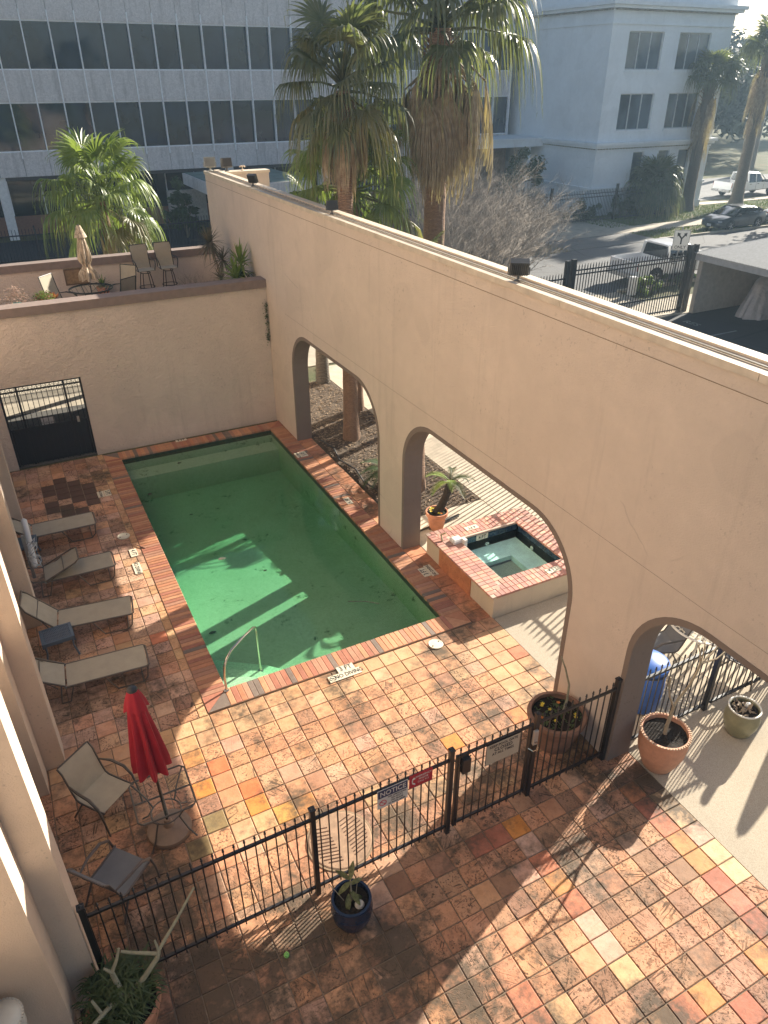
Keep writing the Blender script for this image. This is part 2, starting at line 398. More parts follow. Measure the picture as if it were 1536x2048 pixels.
# ================= pool =================
PW, PL = 4.29, 9.80; WZ = -.085
def plaster_mat():
    m, nt, b = nodes('algae_pool_plaster'); p = pos(nt)
    c = mixc(nt, ramp(nt, noise(nt,p,.9,6,.7), [(.35,0.),(.7,1.)]), (.56,.50,.41), (.46,.43,.33))
    c = mixc(nt, ramp(nt, noise(nt,p,16,5,.7), [(.45,0.),(.7,.5)]), c, (.33,.34,.23))
    # sediment drifts
    g = noise(nt, mapv(nt,p,(1,1,1),(2,1,0)), 1.1, 2)
    d = nt.nodes.new('ShaderNodeMath'); d.operation='MULTIPLY'
    nt.links.new(ramp(nt, noise(nt,p,5.5,6,.8), [(.56,0.),(.64,1.)]), d.inputs[0]); nt.links.new(ramp(nt, g, [(.52,0.),(.62,.9)]), d.inputs[1])
    c = mixc(nt, d.outputs[0], c, (.05,.07,.035))
    nt.links.new(c, b.inputs['Base Color']); b.inputs['Roughness'].default_value=.9; return m
PLASTER = plaster_mat()
pool = thing('swimming_pool', (0,0,0), 'long rectangular swimming pool of murky green water edged with brick coping', 'pool')
b = MB()
def zf(y): return -.80 - .32*min(1,max(0,(y-2)/5.5))
ysn = [0,1,2,3,4,5,6,7,8,9.2,9.8]
for i in range(len(ysn)-1):
    a,c = ysn[i],ysn[i+1]
    b.quad((0,a,zf(a)),(PW,a,zf(a)),(PW,c,zf(c)),(0,c,zf(c)))
    b.quad((0,a,zf(a)),(0,c,zf(c)),(0,c,-.04),(0,a,-.04)); b.quad((PW,a,zf(a)),(PW,c,zf(c)),(PW,c,-.04),(PW,a,-.04))
b.quad((0,0,zf(0)),(PW,0,zf(0)),(PW,0,-.04),(0,0,-.04)); b.quad((0,PL,zf(PL)),(PW,PL,zf(PL)),(PW,PL,-.04),(0,PL,-.04))
b.build('basin', PLASTER, pool)
MB().box(.003,PW-.003,9.22,PL-.003,-1.3,-.42).build('bench_ledge', PLASTER, pool)
STEPM = plain('pebble_step_plaster', (.50,.62,.45), .9, var=.25, scale=30)
for d_, z in ((.62,-.24),(1.12,-.42),(1.62,-.6)):
    MB().prism([(.004,.004),(d_+.25,.004),(d_*.5+.22,d_*.5+.08),(.004,d_)], -1.0, z, 'z').build('step', STEPM, pool)
# water: closed volume with clear absorption
def water(name, absorb, dens, tint, wave=.35):
    m = bpy.data.materials.new(name); m.use_nodes = True; nt = m.node_tree; nt.nodes.remove(nt.nodes['Principled BSDF']); out = nt.nodes['Material Output']
    tr = nt.nodes.new('ShaderNodeBsdfTransparent'); tr.inputs[0].default_value = (*tint,1)
    gl = nt.nodes.new('ShaderNodeBsdfGlossy'); gl.inputs['Roughness'].default_value = .015; gl.inputs[0].default_value=(1,1,1,1)
    lw = nt.nodes.new('ShaderNodeLayerWeight'); pw = nt.nodes.new('ShaderNodeMath'); pw.operation='POWER'; pw.inputs[1].default_value=5.0; nt.links.new(lw.outputs['Facing'], pw.inputs[0]); fr = nt.nodes.new('ShaderNodeMath'); fr.operation='MULTIPLY_ADD'; fr.inputs[1].default_value=.96; fr.inputs[2].default_value=.02; nt.links.new(pw.outputs[0], fr.inputs[0])
    mx = nt.nodes.new('ShaderNodeMixShader'); nt.links.new(fr.outputs[0], mx.inputs[0]); nt.links.new(tr.outputs[0], mx.inputs[1]); nt.links.new(gl.outputs[0], mx.inputs[2])
    bp = nt.nodes.new('ShaderNodeBump'); bp.inputs['Strength'].default_value = wave; bp.inputs['Distance'].default_value = .01
    nt.links.new(noise(nt, pos(nt), 3.0, 3, .5, .5), bp.inputs['Height']); nt.links.new(bp.outputs[0], gl.inputs['Normal'])
    nt.links.new(mx.outputs[0], out.inputs['Surface'])
    va = nt.nodes.new('ShaderNodeVolumeAbsorption'); va.inputs['Color'].default_value = (*absorb,1); va.inputs['Density'].default_value = dens
    nt.links.new(va.outputs[0], out.inputs['Volume']); return m
WATER = water('green_pool_water', (.34,.80,.60), .70, (.86,.95,.90))
MB().box(.0015,PW-.0015,.0015,PL-.0015,-1.35,WZ).build('water', WATER, pool)
BAND = plain('waterline_tile', (.05,.06,.045), .4, var=.4, scale=10)
w = MB()
w.box(-.06,.0,-.06,PL+.06,-.2,-.045); w.box(PW,PW+.06,-.06,PL+.06,-.2,-.045); w.box(-.06,PW+.06,-.06,.0,-.2,-.045); w.box(-.06,PW+.06,PL,PL+.06,-.2,-.045)
w2 = MB(); w2.box(0,.004,.0,PL,-.2,-.045); w2.box(PW-.004,PW,0,PL,-.2,-.045); w2.box(.004,PW-.004,0,.004,-.2,-.045); w2.box(.004,PW-.004,PL-.004,PL,-.2,-.045)
w2.build('waterline_band', BAND, pool)
# coping bricks
def brick_col(r):
    u = r.random()
    if u < .10: c = (.22,.17,.135)
    elif u < .30: c = (.42,.17,.105)
    elif u < .55: c = (.52,.23,.12)
    elif u < .8: c = (.60,.30,.16)
    else: c = (.47,.24,.15)
    k_ = r.uniform(.9,1.1); return tuple(q*k_ for q in c)
rb = random.Random(11)
CW = .385; bw = .0985
bm1 = MB().cham(-bw/2+.003,bw/2-.003,-CW+.004,.028,-.045,.012,.006).mesh('coping_brick', BRICK)
n = int(PW/bw)+1; st = PW/n
def place_bricks(count_from, fn):
    pass
for i in range(n):
    x = (i+.5)*st
    inst('coping_brick', bm1, pool, (x,0,rb.uniform(-.0015,.0015)), 0, brick_col(rb))
    inst('coping_brick', bm1, pool, (x,PL,0), pi, brick_col(rb))
ny_ = 98; st = PL/ny_
for i in range(ny_):
    y = (i+.5)*st
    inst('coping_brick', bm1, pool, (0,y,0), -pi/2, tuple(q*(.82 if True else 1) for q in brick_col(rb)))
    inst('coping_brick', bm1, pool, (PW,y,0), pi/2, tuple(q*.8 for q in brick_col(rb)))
for (cx, cy, sx_, sy_) in ((0,0,-1,-1),(PW,0,1,-1),(0,PL,-1,1),(PW,PL,1,1)):
    for kk in range(2):
        if kk == 0: poly = [(cx,cy),(cx+sx_*CW,cy+sy_*CW),(cx+sx_*.0,cy+sy_*CW)]
        else: poly = [(cx,cy),(cx+sx_*CW,cy),(cx+sx_*CW,cy+sy_*CW)]
        c0 = (sum(a for a,_ in poly)/3, sum(a for _,a in poly)/3)
        poly = [(c0[0]+(a-c0[0])*.97, c0[1]+(d-c0[1])*.97) for a,d in poly]
        o = MB().prism(poly,-.045,.012,'z').build('corner_brick', BRICK, pool); o.color = (*brick_col(rb),1)
g = MB(); g.box(-CW,0,-CW,PL+CW,-.2,.004); g.box(PW,PW+CW,-CW,PL+CW,-.2,.004); g.box(0,PW,-CW,0,-.2,.004); g.box(0,PW,PL,PL+CW,-.2,.004)
g.build('mortar_bed', plain('pale_mortar',(.36,.24,.16),.95,var=.2), pool)
# handrail in the corner steps
STEEL = plain('stainless_tube', (.62,.58,.5), .22, 1.0, var=.1)
pts = [(.03,-.03,0),(.035,.0,.28),(.06,.03,.48),(.13,.08,.60),(.24,.17,.66),(.5,.38,.665),(.76,.6,.63),(.81,.64,.58),(.815,.645,.5),(.82,.65,-.45)]
hr = thing('pool_handrail', (.03,-.03,0), 'bent stainless handrail over the corner pool steps', 'handrail')
MB().tube(pts, .021, 10).build('rail', STEEL, hr, True)
MB().lathe([(.05,-.445),(.05,-.43),(.03,-.425)],(.82,.65,0),12).build('floor_flange', STEEL, hr)
MB().lathe([(.045,.013),(.045,.025),(.025,.03)],(.03,-.03,0),12).build('deck_flange', STEEL, hr)

# ================= tiled decks =================
P_ = .305; XB = 5.11
tm = []
for s_ in range(4):
    r = random.Random(50+s_); g_ = .1462
    e = [r.uniform(-.0025,.0025) for _ in range(8)]
    V = [(-g_+e[0],-g_+e[1]),(g_+e[2],-g_+e[3]),(g_+e[4],g_+e[5]),(-g_+e[6],g_+e[7])]
    q = MB(); c = .008
    bot = [(x,y,-.03) for x,y in V]; mid = [(x,y,-.006) for x,y in V]; top = [(x*(1-c/.1465),y*(1-c/.1465),0) for x,y in V]
    q.add(bot+mid+top+[(0,0,-.0015)], [(8+i,8+(i+1)%4,12) for i in range(4)]+[(i,(i+1)%4,4+(i+1)%4,4+i) for i in range(4)]+[(4+i,4+(i+1)%4,8+(i+1)%4,8+i) for i in range(4)])
    tm.append(q.mesh('tile', TILE))
PEACH=(.60,.33,.20); YEL=(.57,.375,.215); PINK=(.54,.37,.30); TERRA=(.52,.26,.15); DARK=(.20,.115,.085); CREAM=(.62,.44,.275)
RED=(.50,.20,.12); MAROON=(.38,.15,.10); ORANGE=(.56,.25,.07); GOLD=(.52,.27,.11); OLIVE=(.24,.19,.10); BRN=(.33,.19,.135)
special = {}
def sp(x, y, c): special[(x, y)] = c
def tcol(r, w):
    u = r.random(); a = 0
    for p_, c in w:
        a += p_
        if u < a: break
    k_ = r.uniform(.86,1.12); h = r.uniform(-.03,.03)
    M_ = (.48,.33,.245) if w is wl_ else (.47,.29,.185); c = tuple(a*.55+b_*.45 for a, b_ in zip(c, M_))
    return (c[0]*k_*.97, c[1]*k_*(1+h)*.97, c[2]*k_*(1-h)*.97)
wn_ = [(.42,PEACH),(.24,TERRA),(.09,YEL),(.12,PINK),(.05,CREAM),(.08,BRN)]
wl_ = [(.50,PINK),(.10,TERRA),(.14,PEACH),(.10,YEL),(.10,BRN),(.06,DARK)]
wc_ = [(.34,PEACH),(.22,TERRA),(.16,PINK),(.16,BRN),(.12,DARK)]
def tiled(name, x0, nx, ys, w, seed, smooth_fn=None, specials=(), skip=None, limit=296):
    """one deck: a mortar sheet with every tile on it its own object"""
    r = random.Random(seed); base = MB(); yb0 = min(ys)-P_/2; yb1 = max(ys)+P_/2
    S = struct(name, base.box(x0, x0+nx*P_, yb0, yb1, -.06, -.012), GROUT)
    cells = [(i, y) for y in ys for i in range(nx) if not (skip and skip(x0+(i+.5)*P_, y))]
    camp = Vector(cam.location); cr_ = cam.rotation_euler.to_matrix().transposed()
    def seen(c):
        v = cr_ @ (Vector((x0+(c[0]+.5)*P_, c[1], 0))-camp); u = v.x/-v.z; w_ = v.y/-v.z
        out_ = abs(u) > .56 or abs(w_) > .73 or x0+(c[0]+.5)*P_ < -2.7
        return (1000 if out_ else 0) + v.length
    cells.sort(key=seen)
    rest = cells[limit:]
    for (i, y) in cells[:limit]:
        x = x0+(i+.5)*P_; c = tcol(r, w); pitv = r.choice([.15,.6,1,1,.9])
        if smooth_fn and smooth_fn(x, y, r): pitv = r.uniform(.0,.25); c = tcol(r, [(.5,CREAM),(.3,YEL),(.2,PEACH)])
        for (sx_, sy_, sc) in specials:
            if abs(sx_-x) < P_/2 and abs(sy_-y) < P_/2: c = sc; pitv = .12
        o = inst('tile', r.choice(tm), S, (x, y, r.uniform(-.002,.003)), r.choice([0,pi/2,pi,-pi/2])+r.uniform(-.006,.006), None)
        o.color = (*c, pitv)
        o.rotation_euler.x = r.uniform(-.006,.006); o.rotation_euler.y = r.uniform(-.006,.006)
    if rest:
        q = MB()
        for (i, y) in rest: x = x0+(i+.5)*P_; q.cham(x-.147,x+.147,y-.147,y+.147,-.03,r.uniform(-.001,.002),.008)
        o = q.build('tile_field', TILE, S); o['kind'] = 'stuff'; o.color = (.5,.28,.18,.8)
    return S
def frompix(lst):   # photo pixel of a tile centre -> deck coordinates (worked out beforehand)
    return lst
YG = -1.02
ys_end = [YG+P_*(k_+.5) for k_ in range(1,-10,-1)]        # -0.56 .. -3.6
SPEC_END = SPEC_COURT = ()
SPEC_END = [(2.823, -2.698, ORANGE), (4.958, -1.478, RED), (4.043, -2.698, (.55,.25,.11)), (-0.227, -2.088, (.56,.20,.09)), (-0.227, -2.392, ORANGE), (-0.837, -1.782, ORANGE), (0.078, -2.698, (.60,.35,.11)), (-0.532, -1.782, TERRA), (-0.227, -2.698, YEL), (0.383, -2.698, GOLD), (-0.837, -2.392, OLIVE), (-0.837, -1.172, GOLD), (-0.532, -1.478, (.55,.2,.1)), (-0.837, -1.782, ORANGE), (-1.142, -2.698, OLIVE)]
SPEC_COURT = [(4.652, -5.278, RED), (4.652, -5.582, GOLD), (4.652, -5.887, GOLD), (4.652, -6.192, MAROON), (4.652, -6.498, (.5,.2,.14)), (4.652, -6.802, MAROON), (4.652, -4.972, MAROON), (4.652, -4.667, (.45,.2,.1)), (2.823, -5.582, RED), (2.823, -5.278, GOLD), (2.823, -4.972, RED), (2.823, -5.887, PINK), (2.823, -6.192, PINK), (2.823, -6.498, YEL), (2.518, -6.192, PEACH), (2.823, -4.667, PINK), (3.128, -7.108, RED), (3.432, -7.108, GOLD), (1.908, -6.498, YEL), (1.603, -6.192, (.58,.24,.15)), (1.603, -6.498, (.58,.26,.17)), (2.213, -4.362, MAROON), (2.518, -4.362, MAROON), (2.823, -4.362, ORANGE), (3.738, -7.412, MAROON), (4.348, -7.108, GOLD), (4.958, -5.582, PINK), (4.958, -5.278, CREAM), (4.958, -5.887, CREAM), (4.958, -6.192, CREAM), (4.958, -4.972, CREAM)]
tiled('pool_end_deck', XB-28*P_, 28, ys_end, wn_, 21, lambda x,y,r: (y>-.95 or x>4.2), SPEC_END)
# cut row between the end deck and the court
S = struct('threshold_strip', MB().box(XB-28*P_,XB,-3.905,-3.765,-.06,-.012), GROUT)
cut = MB().cham(-.147,.147,-.064,.064,-.03,0,.008).mesh('tile', TILE); r = random.Random(5)
for i in range(28):
    o = inst('tile', cut, S, (XB-(i+.5)*P_,-3.835,r.uniform(-.002,.002)),0); o.color=(*tcol(r,wn_),.8)
ys_c = [-3.905-P_*(k_+.5) for k_ in range(14)]
tiled('courtyard_paving', XB-28*P_, 28, ys_c, wc_, 33, None, SPEC_COURT, limit=300)
# deck beside the pool, with the narrow edging course next to the coping
XL = -.385-.15
ys_l = [-.41+P_*(k_+.5) for k_ in range(35)]
darkspot = lambda x,y: ((x+1.5)**2/.9+(y-8.6)**2/1.1) < 1
S = tiled('pool_side_deck', XL-10*P_, 10, ys_l, wl_, 44, None, [(XL-(i+.5)*P_, y, (.10,.065,.055)) for i in range(9) for y in ys_l if ((XL-(i+.5)*P_+1.45)**2/.5+(y-8.3)**2/1.3) < 1 and (i*7+int(y*10))%5 != 0] + [(XL-.5*P_, 2.0, RED)], limit=300)
S = struct('edging_course', MB().box(XL,-.385,-.41,10.24,-.06,-.012), GROUT)
cut = MB().cham(-.07,.07,-.147,.147,-.03,0,.007).mesh('tile', TILE)
for k_ in range(35):
    o = inst('tile', cut, S, (-.461,-.41+P_*(k_+.5),r.uniform(-.001,.002)),0); o.color=(*tcol(r,[(.4,CREAM),(.4,YEL),(.2,PINK)]),.4)
# quarry tiles under the arches along the pool
S = struct('arch_threshold', MB().box(4.675,5.115,-.41,10.24,-.06,-.012), GROUT)
cut = MB().cham(-.205,.205,-.147,.147,-.03,0,.007).mesh('tile', TILE)
for k_ in range(35):
    o = inst('tile', cut, S, (4.895,-.41+P_*(k_+.5),r.uniform(-.001,.002)),0); o.color=(*tcol(r,[(.5,(.5,.2,.11)),(.3,(.42,.17,.1)),(.2,TERRA)]),.25)

# ================= big wall with arches =================
WX0, WX1 = 4.70, 5.11; WTOP = 6.28
ARCH = [(3.49,8.70),(-2.83,2.46),(-9.2,-3.99)]; AR, ATOP = 1.12, 3.25
def arch_pts(y0, y1, inset=0.0, n=10):
    y0 += inset; y1 -= inset; top = ATOP-inset; R_ = AR-inset*.6; P = [(y0,0)]
    for i in range(n+1):
        a = pi - (pi/2)*i/n; P.append((y0+R_+R_*cos(a), top-R_+R_*sin(a)))
    for i in range(n+1):
        a = pi/2 - (pi/2)*i/n; P.append((y1-R_+R_*cos(a), top-R_+R_*sin(a)))
    P.append((y1,0)); return P
def wall_with_arches(x0, x1, yA, yB, z1, arches, zb=-.05):
    """solid wall slab, front/back faces cut by the arches"""
    q = MB(); E = [yA]
    prof = sorted(arches)
    segs = []; cur = yA
    for a in prof:
        y0, y1 = a
        if y0 > cur: segs.append(('s', cur, y0))
        segs.append(('a', y0, y1)); cur = y1
    if cur < yB: segs.append(('s', cur, yB))
    for k_, y0, y1 in segs:
        if k_ == 's':
            for x in (x0, x1): q.quad((x,y0,zb),(x,y1,zb),(x,y1,z1),(x,y0,z1))
        else:
            P = arch_pts(y0, y1)
            for x in (x0, x1):
                for i in range(1, len(P)-2):
                    (a,b1),(c,d) = P[i],P[i+1]
                    if abs(c-a) > 1e-6: q.quad((x,a,b1),(x,c,d),(x,c,z1),(x,a,z1))
            for i in range(len(P)-1):
                (a,b1),(c,d) = P[i],P[i+1]
                if i == 0: b1 = zb
                if i == len(P)-2: d = zb
                q.quad((x0,a,b1),(x0,c,d),(x1,c,d),(x1,a,b1))
    q.quad((x0,yA,z1),(x1,yA,z1),(x1,yB,z1),(x0,yB,z1)); q.quad((x0,yA,zb),(x1,yA,zb),(x1,yA,z1),(x0,yA,z1)); q.quad((x0,yB,zb),(x1,yB,zb),(x1,yB,z1),(x0,yB,z1))
    return q
aw = thing('arcade_wall', (4.9,3,0), 'tall tan stucco wall pierced by wide rounded arches beside the pool', 'wall')
arch_c = [(a-(-.0), b) for a, b in ARCH]
wall_with_arches(WX0, WX1, -14, 15.53, WTOP, ARCH).build('stucco_body', STUCCO, aw)
for (y0, y1) in ARCH:      # brown painted lining: reveal and narrow band on both faces
    q = MB(); P = arch_pts(y0, y1, .0, 12); I = arch_pts(y0, y1, .085, 12); e = .006
    n = len(P)
    for X, s_ in ((WX0-e,-1),(WX1+e,1)):
        for i in range(n-1): q.quad((X,*P[i]),(X,*P[i+1]),(X,*I[i+1]),(X,*I[i]))
    for i in range(n-1):
        q.quad((WX0-e,*I[i]),(WX0-e,*I[i+1]),(WX1+e,*I[i+1]),(WX1+e,*I[i]))
    for X in (WX0-e, WX1+e):
        X2 = WX0+.001 if X < 4.9 else WX1-.001
        for i in range(n-1): q.quad((X,*P[i]),(X,*P[i+1]),(X2,*P[i+1]),(X2,*P[i]))
    q.build('arch_lining', BROWN, aw)
# cap: ledge, raised cream curb, dark joint
MB().box(WX0-.02,WX1+.03,-14,15.55,WTOP,WTOP+.07).build('cap', plain('weathered_cap',(.56,.45,.33),.8,var=.25,scale=3,bscale=50), aw)
SILV = plain('silver_flashing', (.55,.47,.37), .5, .0, var=.2, scale=3)
yy = -14.0
rj = random.Random(4)
while yy < 15.5:
    L_ = 3.05; y2 = min(yy+L_, 15.54)
    MB().box(WX0-.035,WX0+.05,yy+.004,y2-.004,WTOP-.0,WTOP+.085).build('flashing', SILV, aw)
    MB().box(WX1-.12,WX1+.045,yy+.004,y2-.004,WTOP+.03,WTOP+.098).build('flashing', CREAMCAP, aw)
    yy += L_
q = MB().tube([(4.86,15.3,WTOP+.085),(4.87,8,WTOP+.085),(4.85,2,WTOP+.085),(4.87,-4,WTOP+.085),(4.86,-10,WTOP+.085)],.012,6)
q.build('conduit', plain('grey_conduit',(.30,.27,.22),.6), aw)
MB().tube([(WX0-.0005,-13.9,3.50),(WX0-.0005,-8,3.52),(WX0-.0005,-5,3.49),(WX0-.0005,-1,3.52),(WX0-.0005,3,3.50),(WX0-.0005,9,3.52)],.0035,4).build('cold_joint', plain('joint_crack',(.30,.23,.17),.95), aw)
MB().box(WX0-.004,WX0+.0,-14,15.5,WTOP-.19,WTOP-.182).build('drip_groove', plain('groove_shadow_dirt',(.25,.18,.12),.95), aw)  # raised dark strip; the groove's shadow and dirt are in its colour
# return wall at the far end
rw = thing('return_wall', (5.8,15.4,0), 'short tan stucco wall standing past the far end of the arcade', 'wall')
MB().box(5.115,6.65,15.12,15.5,-.05,6.27).build('stucco_body', STUCCO, rw)
MB().box(5.16,6.68,15.09,15.53,6.272,6.34).build('cap', CREAMCAP, rw)

# ================= terrace over the passage =================
tw = thing('terrace_wall', (0,10.4,0), 'trowelled tan wall with brown coping and a doorway beyond the pool', 'wall')
q = MB()
q.box(-9,-2.47,10.4,10.72,-.05,3.91); q.box(-.49,4.695,10.4,10.72,-.05,3.91); q.box(-2.47,-.49,10.4,10.72,2.2,3.91)
q.build('stucco_body', STUCCO_T, tw)
MB().box(-9,4.692,10.33,10.80,3.912,4.13).build('coping', COPE, tw)
tr = thing('terrace_parapet', (0,15.5,2.9), 'low tan parapet with brown coping at the street side of the raised terrace', 'wall')
MB().box(-9,4.695,15.42,15.7,2.55,3.91).build('stucco_body', STUCCO_T, tr)
MB().box(-9,4.692,15.36,15.76,3.912,4.13).build('coping', COPE, tr)
struct('terrace_floor', MB().box(-9,4.695,10.725,15.415,2.62,3.05), plain('terrace_floor_paint',(.25,.16,.12),.8,bscale=30))
for x in (-2.9,1.2,4.4):
    MB().box(x-.15,x+.15,15.44,15.68,-.05,2.545).build('pier', STUCCO_T, tr)

# ================= hotel side: columns with stepped ribs =================
hb = thing('hotel_building', (-3.4,0,0), 'tan stucco hotel facade with stepped full-height ribs along the left edge', 'building')
MB().box(-12,-3.4,-7.0,10.39,-.05,13).build('wall', STUCCO_C, hb)
RIBY = [10.55,6.9,3.25,-.40,-4.05]
for y in RIBY:
    if y > 10: continue
    MB().box(-3.398,-2.835,y-.46,y+.9,-.05,13).build('pilaster', STUCCO_C, hb)
    MB().cham(-2.834,-2.56,y,y+.45,-.05,13,.02).build('rib', STUCCO_C, hb)
WIN = plain('hotel_window_glass', (.05,.07,.08), .08, spec=.8)
for y in (5.2,1.55,-2.1):
    for z in (.1,3.2,6.3,9.4):
        fr_ = MB().box(-3.402,-3.36,y-.75,y+.75,z,z+2.1).build('window', plain('window_frame_bronze',(.06,.05,.04),.5), hb)
        MB().box(-3.358,-3.35,y-.69,y+.69,z+.06,z+2.04).build('pane', WIN, fr_)
# ================= spa =================
spa = thing('spa', (6.3,.75,0), 'raised square spa with red brick coping and pale blue-green water beyond the middle arch', 'hot tub')
SX0,SX1,SY0,SY1 = 5.05,7.55,-.46,2.03; IX0,IX1,IY0,IY1 = 5.56,7.08,-.06,1.55; SZ=.50
SPAST = stucco('spa_stucco', (.62,.52,.38), 60, .004, .3)
q = MB()
q.box(SX0+.04,IX0-.0,SY0,SY1,-.03,SZ-.045); q.box(IX1,SX1,SY0,SY1,-.03,SZ-.045); q.box(IX0,IX1,SY0,IY0,-.03,SZ-.045); q.box(IX0,IX1,IY1,SY1,-.03,SZ-.045)
q.build('stucco_side', SPAST, spa)
for (a,c) in ((.30,.70),(.703,1.10),(1.103,1.49)):
    o = MB().cham(0,.018,-.197,.197,0,.44,.004).mesh('riser_tile', TILE); o = inst('riser_tile', o, spa, (SX0+.02,(a+c)/2,0)); o.color=(.50,.22,.11,.3)
SPL = plain('spa_plaster', (.66,.82,.76), .85, var=.15, scale=5)
q = MB(); zb=-.12
q.quad((IX0,IY0,zb-.45),(IX1,IY0,zb-.45),(IX1,IY1,zb-.45),(IX0,IY1,zb-.45))
for (a,b1,c,d) in ((IX0,IY0,IX1,IY0),(IX1,IY0,IX1,IY1),(IX1,IY1,IX0,IY1),(IX0,IY1,IX0,IY0)): q.quad((a,b1,zb-.5),(c,d,zb-.5),(c,d,SZ-.05),(a,b1,SZ-.05))
q.build('basin', SPL, spa)
q = MB(); q.box(IX1-.5,IX1-.004,IY0+.004,IY1-.004,-.5,.1); q.box(IX0+.004,IX1-.5,IY1-.55,IY1-.004,-.5,.1)
q.build('bench', SPL, spa)
MB().box(IX0+.002,IX1-.002,IY0+.002,IY1-.002,-.6,.30).build('water', water('spa_water', (.2,.8,.72), .75, (.97,.99,.98), .3), spa)
DKT = plain('dark_waterline_glaze', (.02,.04,.07), .15, var=.5, scale=9)
for i in range(10):
    y = IY0+.02+(i+.5)*.152; 
    for X in (IX0+.003, IX1-.013): MB().box(X,X+.01,y-.073,y+.073,.31,.445).build('waterline_tile', DKT, spa)
for i in range(10):
    x = IX0+(i+.5)*.152
    if 3 <= i <= 4: continue
    MB().box(x-.073,x+.073,IY1-.013,IY1-.003,.31,.445).build('waterline_tile', DKT, spa)
JET = plain('white_jet_fitting',(.6,.66,.6),.4)
for (x,y,ax) in ((IX0+.75,IY1-.01,'y'),(IX0+.18,IY1-.01,'y'),(IX1-.01,.95,'x'),(IX1-.01,.25,'x')):
    q = MB().lathe([(.05,0),(.05,.015),(.03,.02),(.02,.01)],(0,0,0),14); me=q.mesh('jet',JET)
    inst('jet', me, spa, (x,y,.16), rot=(pi/2,0,0) if ax=='y' else (0,-pi/2,0))
rs = random.Random(9)
def spcol(): 
    c = rs.choice([(.52,.25,.19),(.56,.28,.20),(.47,.22,.17),(.60,.33,.22),(.50,.30,.23),(.42,.20,.16)]); k=rs.uniform(.9,1.1); return tuple(q*k for q in c)
bA = MB().cham(-.083,.083,-.048,.048,-.045,0,.004).mesh('coping_brick', BRICK)
for sx_ in (0,1):
    x0 = SX0-.01 if sx_==0 else SX1+.01-.51
    n=int((SY1-SY0+.04)/.1015); st=(SY1-SY0+.04)/n
    for i in range(n):
        y=SY0-.02+(i+.5)*st
        for l in range(3):
            # mitred corners: skip bricks that belong to the cross runs
            xx=x0+.085+.17*l; d_in = (2-l)*.17 if sx_==0 else l*.17
            edge=min(y-(SY0-.02),(SY1+.02)-y); out_d = (xx-x0) if sx_==0 else (x0+.51-xx)
            if edge < out_d-.0: continue
            inst('coping_brick', bA, spa, (xx,y,SZ+rs.uniform(-.0015,.0015)), rs.uniform(-.01,.01), spcol())
for sy_ in (0,1):
    y0 = SY0-.02 if sy_==0 else SY1+.02-.45; wy=.15
    n=int((SX1-SX0+.02)/.1015); st=(SX1-SX0+.02)/n
    for i in range(n):
        x=SX0-.01+(i+.5)*st
        for l in range(3):
            yy=y0+wy*(l+.5); out_d=(yy-y0) if sy_==0 else (y0+.45-yy)
            edge=min(x-(SX0-.01),(SX1+.01)-x)
            if edge < out_d: continue
            inst('coping_brick', bA, spa, (x,yy,SZ+rs.uniform(-.0015,.0015)), pi/2+rs.uniform(-.01,.01), spcol(), scale=(.88,1,1))
q=MB(); q.box(SX0,IX0-.0,SY0-.01,SY1+.01,SZ-.043,SZ-.008); q.box(IX1,SX1,SY0-.01,SY1+.01,SZ-.043,SZ-.008); q.box(IX0,IX1,SY0-.01,IY0,SZ-.043,SZ-.008); q.box(IX0,IX1,IY1,SY1+.01,SZ-.043,SZ-.008)
q.build('mortar_bed', plain('pink_mortar',(.52,.38,.30),.95), spa)
MARK = plain('cream_marker_tile', (.68,.62,.47), .35, var=.08)
def marker(parent, name, c, txt, size, rz, w, d, sub=None, tilt=None):
    o = inst(name, MB().cham(-w/2,w/2,-d/2,d/2,-.004,.004,.002).mesh(name, MARK), parent, c, rot=tilt or (0,0,rz))
    t = text_mesh(txt, size, BLACK, .0012); t_ = bpy.data.objects.new('lettering', t); COL.objects.link(t_); t_.parent = o; t_.location = (0,0,.0052); t_.scale=(.85,1,1)
    return o
marker(spa,'depth_marker',(6.62,-.27,SZ+.006),'4 FT',.135,.0,.33,.15)
marker(spa,'depth_marker',(6.05,1.79,SZ+.006),'4 FT',.125,pi,.31,.15)
marker(spa,'depth_marker',(IX0+.61,IY1-.008,.378),'4 FT',.12,0,.30,.13, tilt=(pi/2,0,0))
marker(spa,'depth_marker',(IX1-.008,.72,.378),'4 FT',.12,0,.30,.13, tilt=(pi/2,0,-pi/2))
sk = thing('water_lift_bracket', (5.48,1.45,SZ), 'white plastic bracket with a hanging rail clamped at the far corner of the spa', 'bracket')
MB().cham(5.36,5.58,1.38,1.58,SZ+.006,SZ+.09,.03).build('housing', WHITE, sk)
MB().box(5.56,5.63,1.30,1.42,.16,SZ+.10).build('drop_rail', WHITE, sk)
MB().tube([(5.22,1.62,SZ+.01),(5.24,1.72,SZ+.10),(5.32,1.66,SZ+.15)],.02,8).build('hand_hoop', plain('tarnished_brass',(.30,.26,.16),.4,.6), sk)

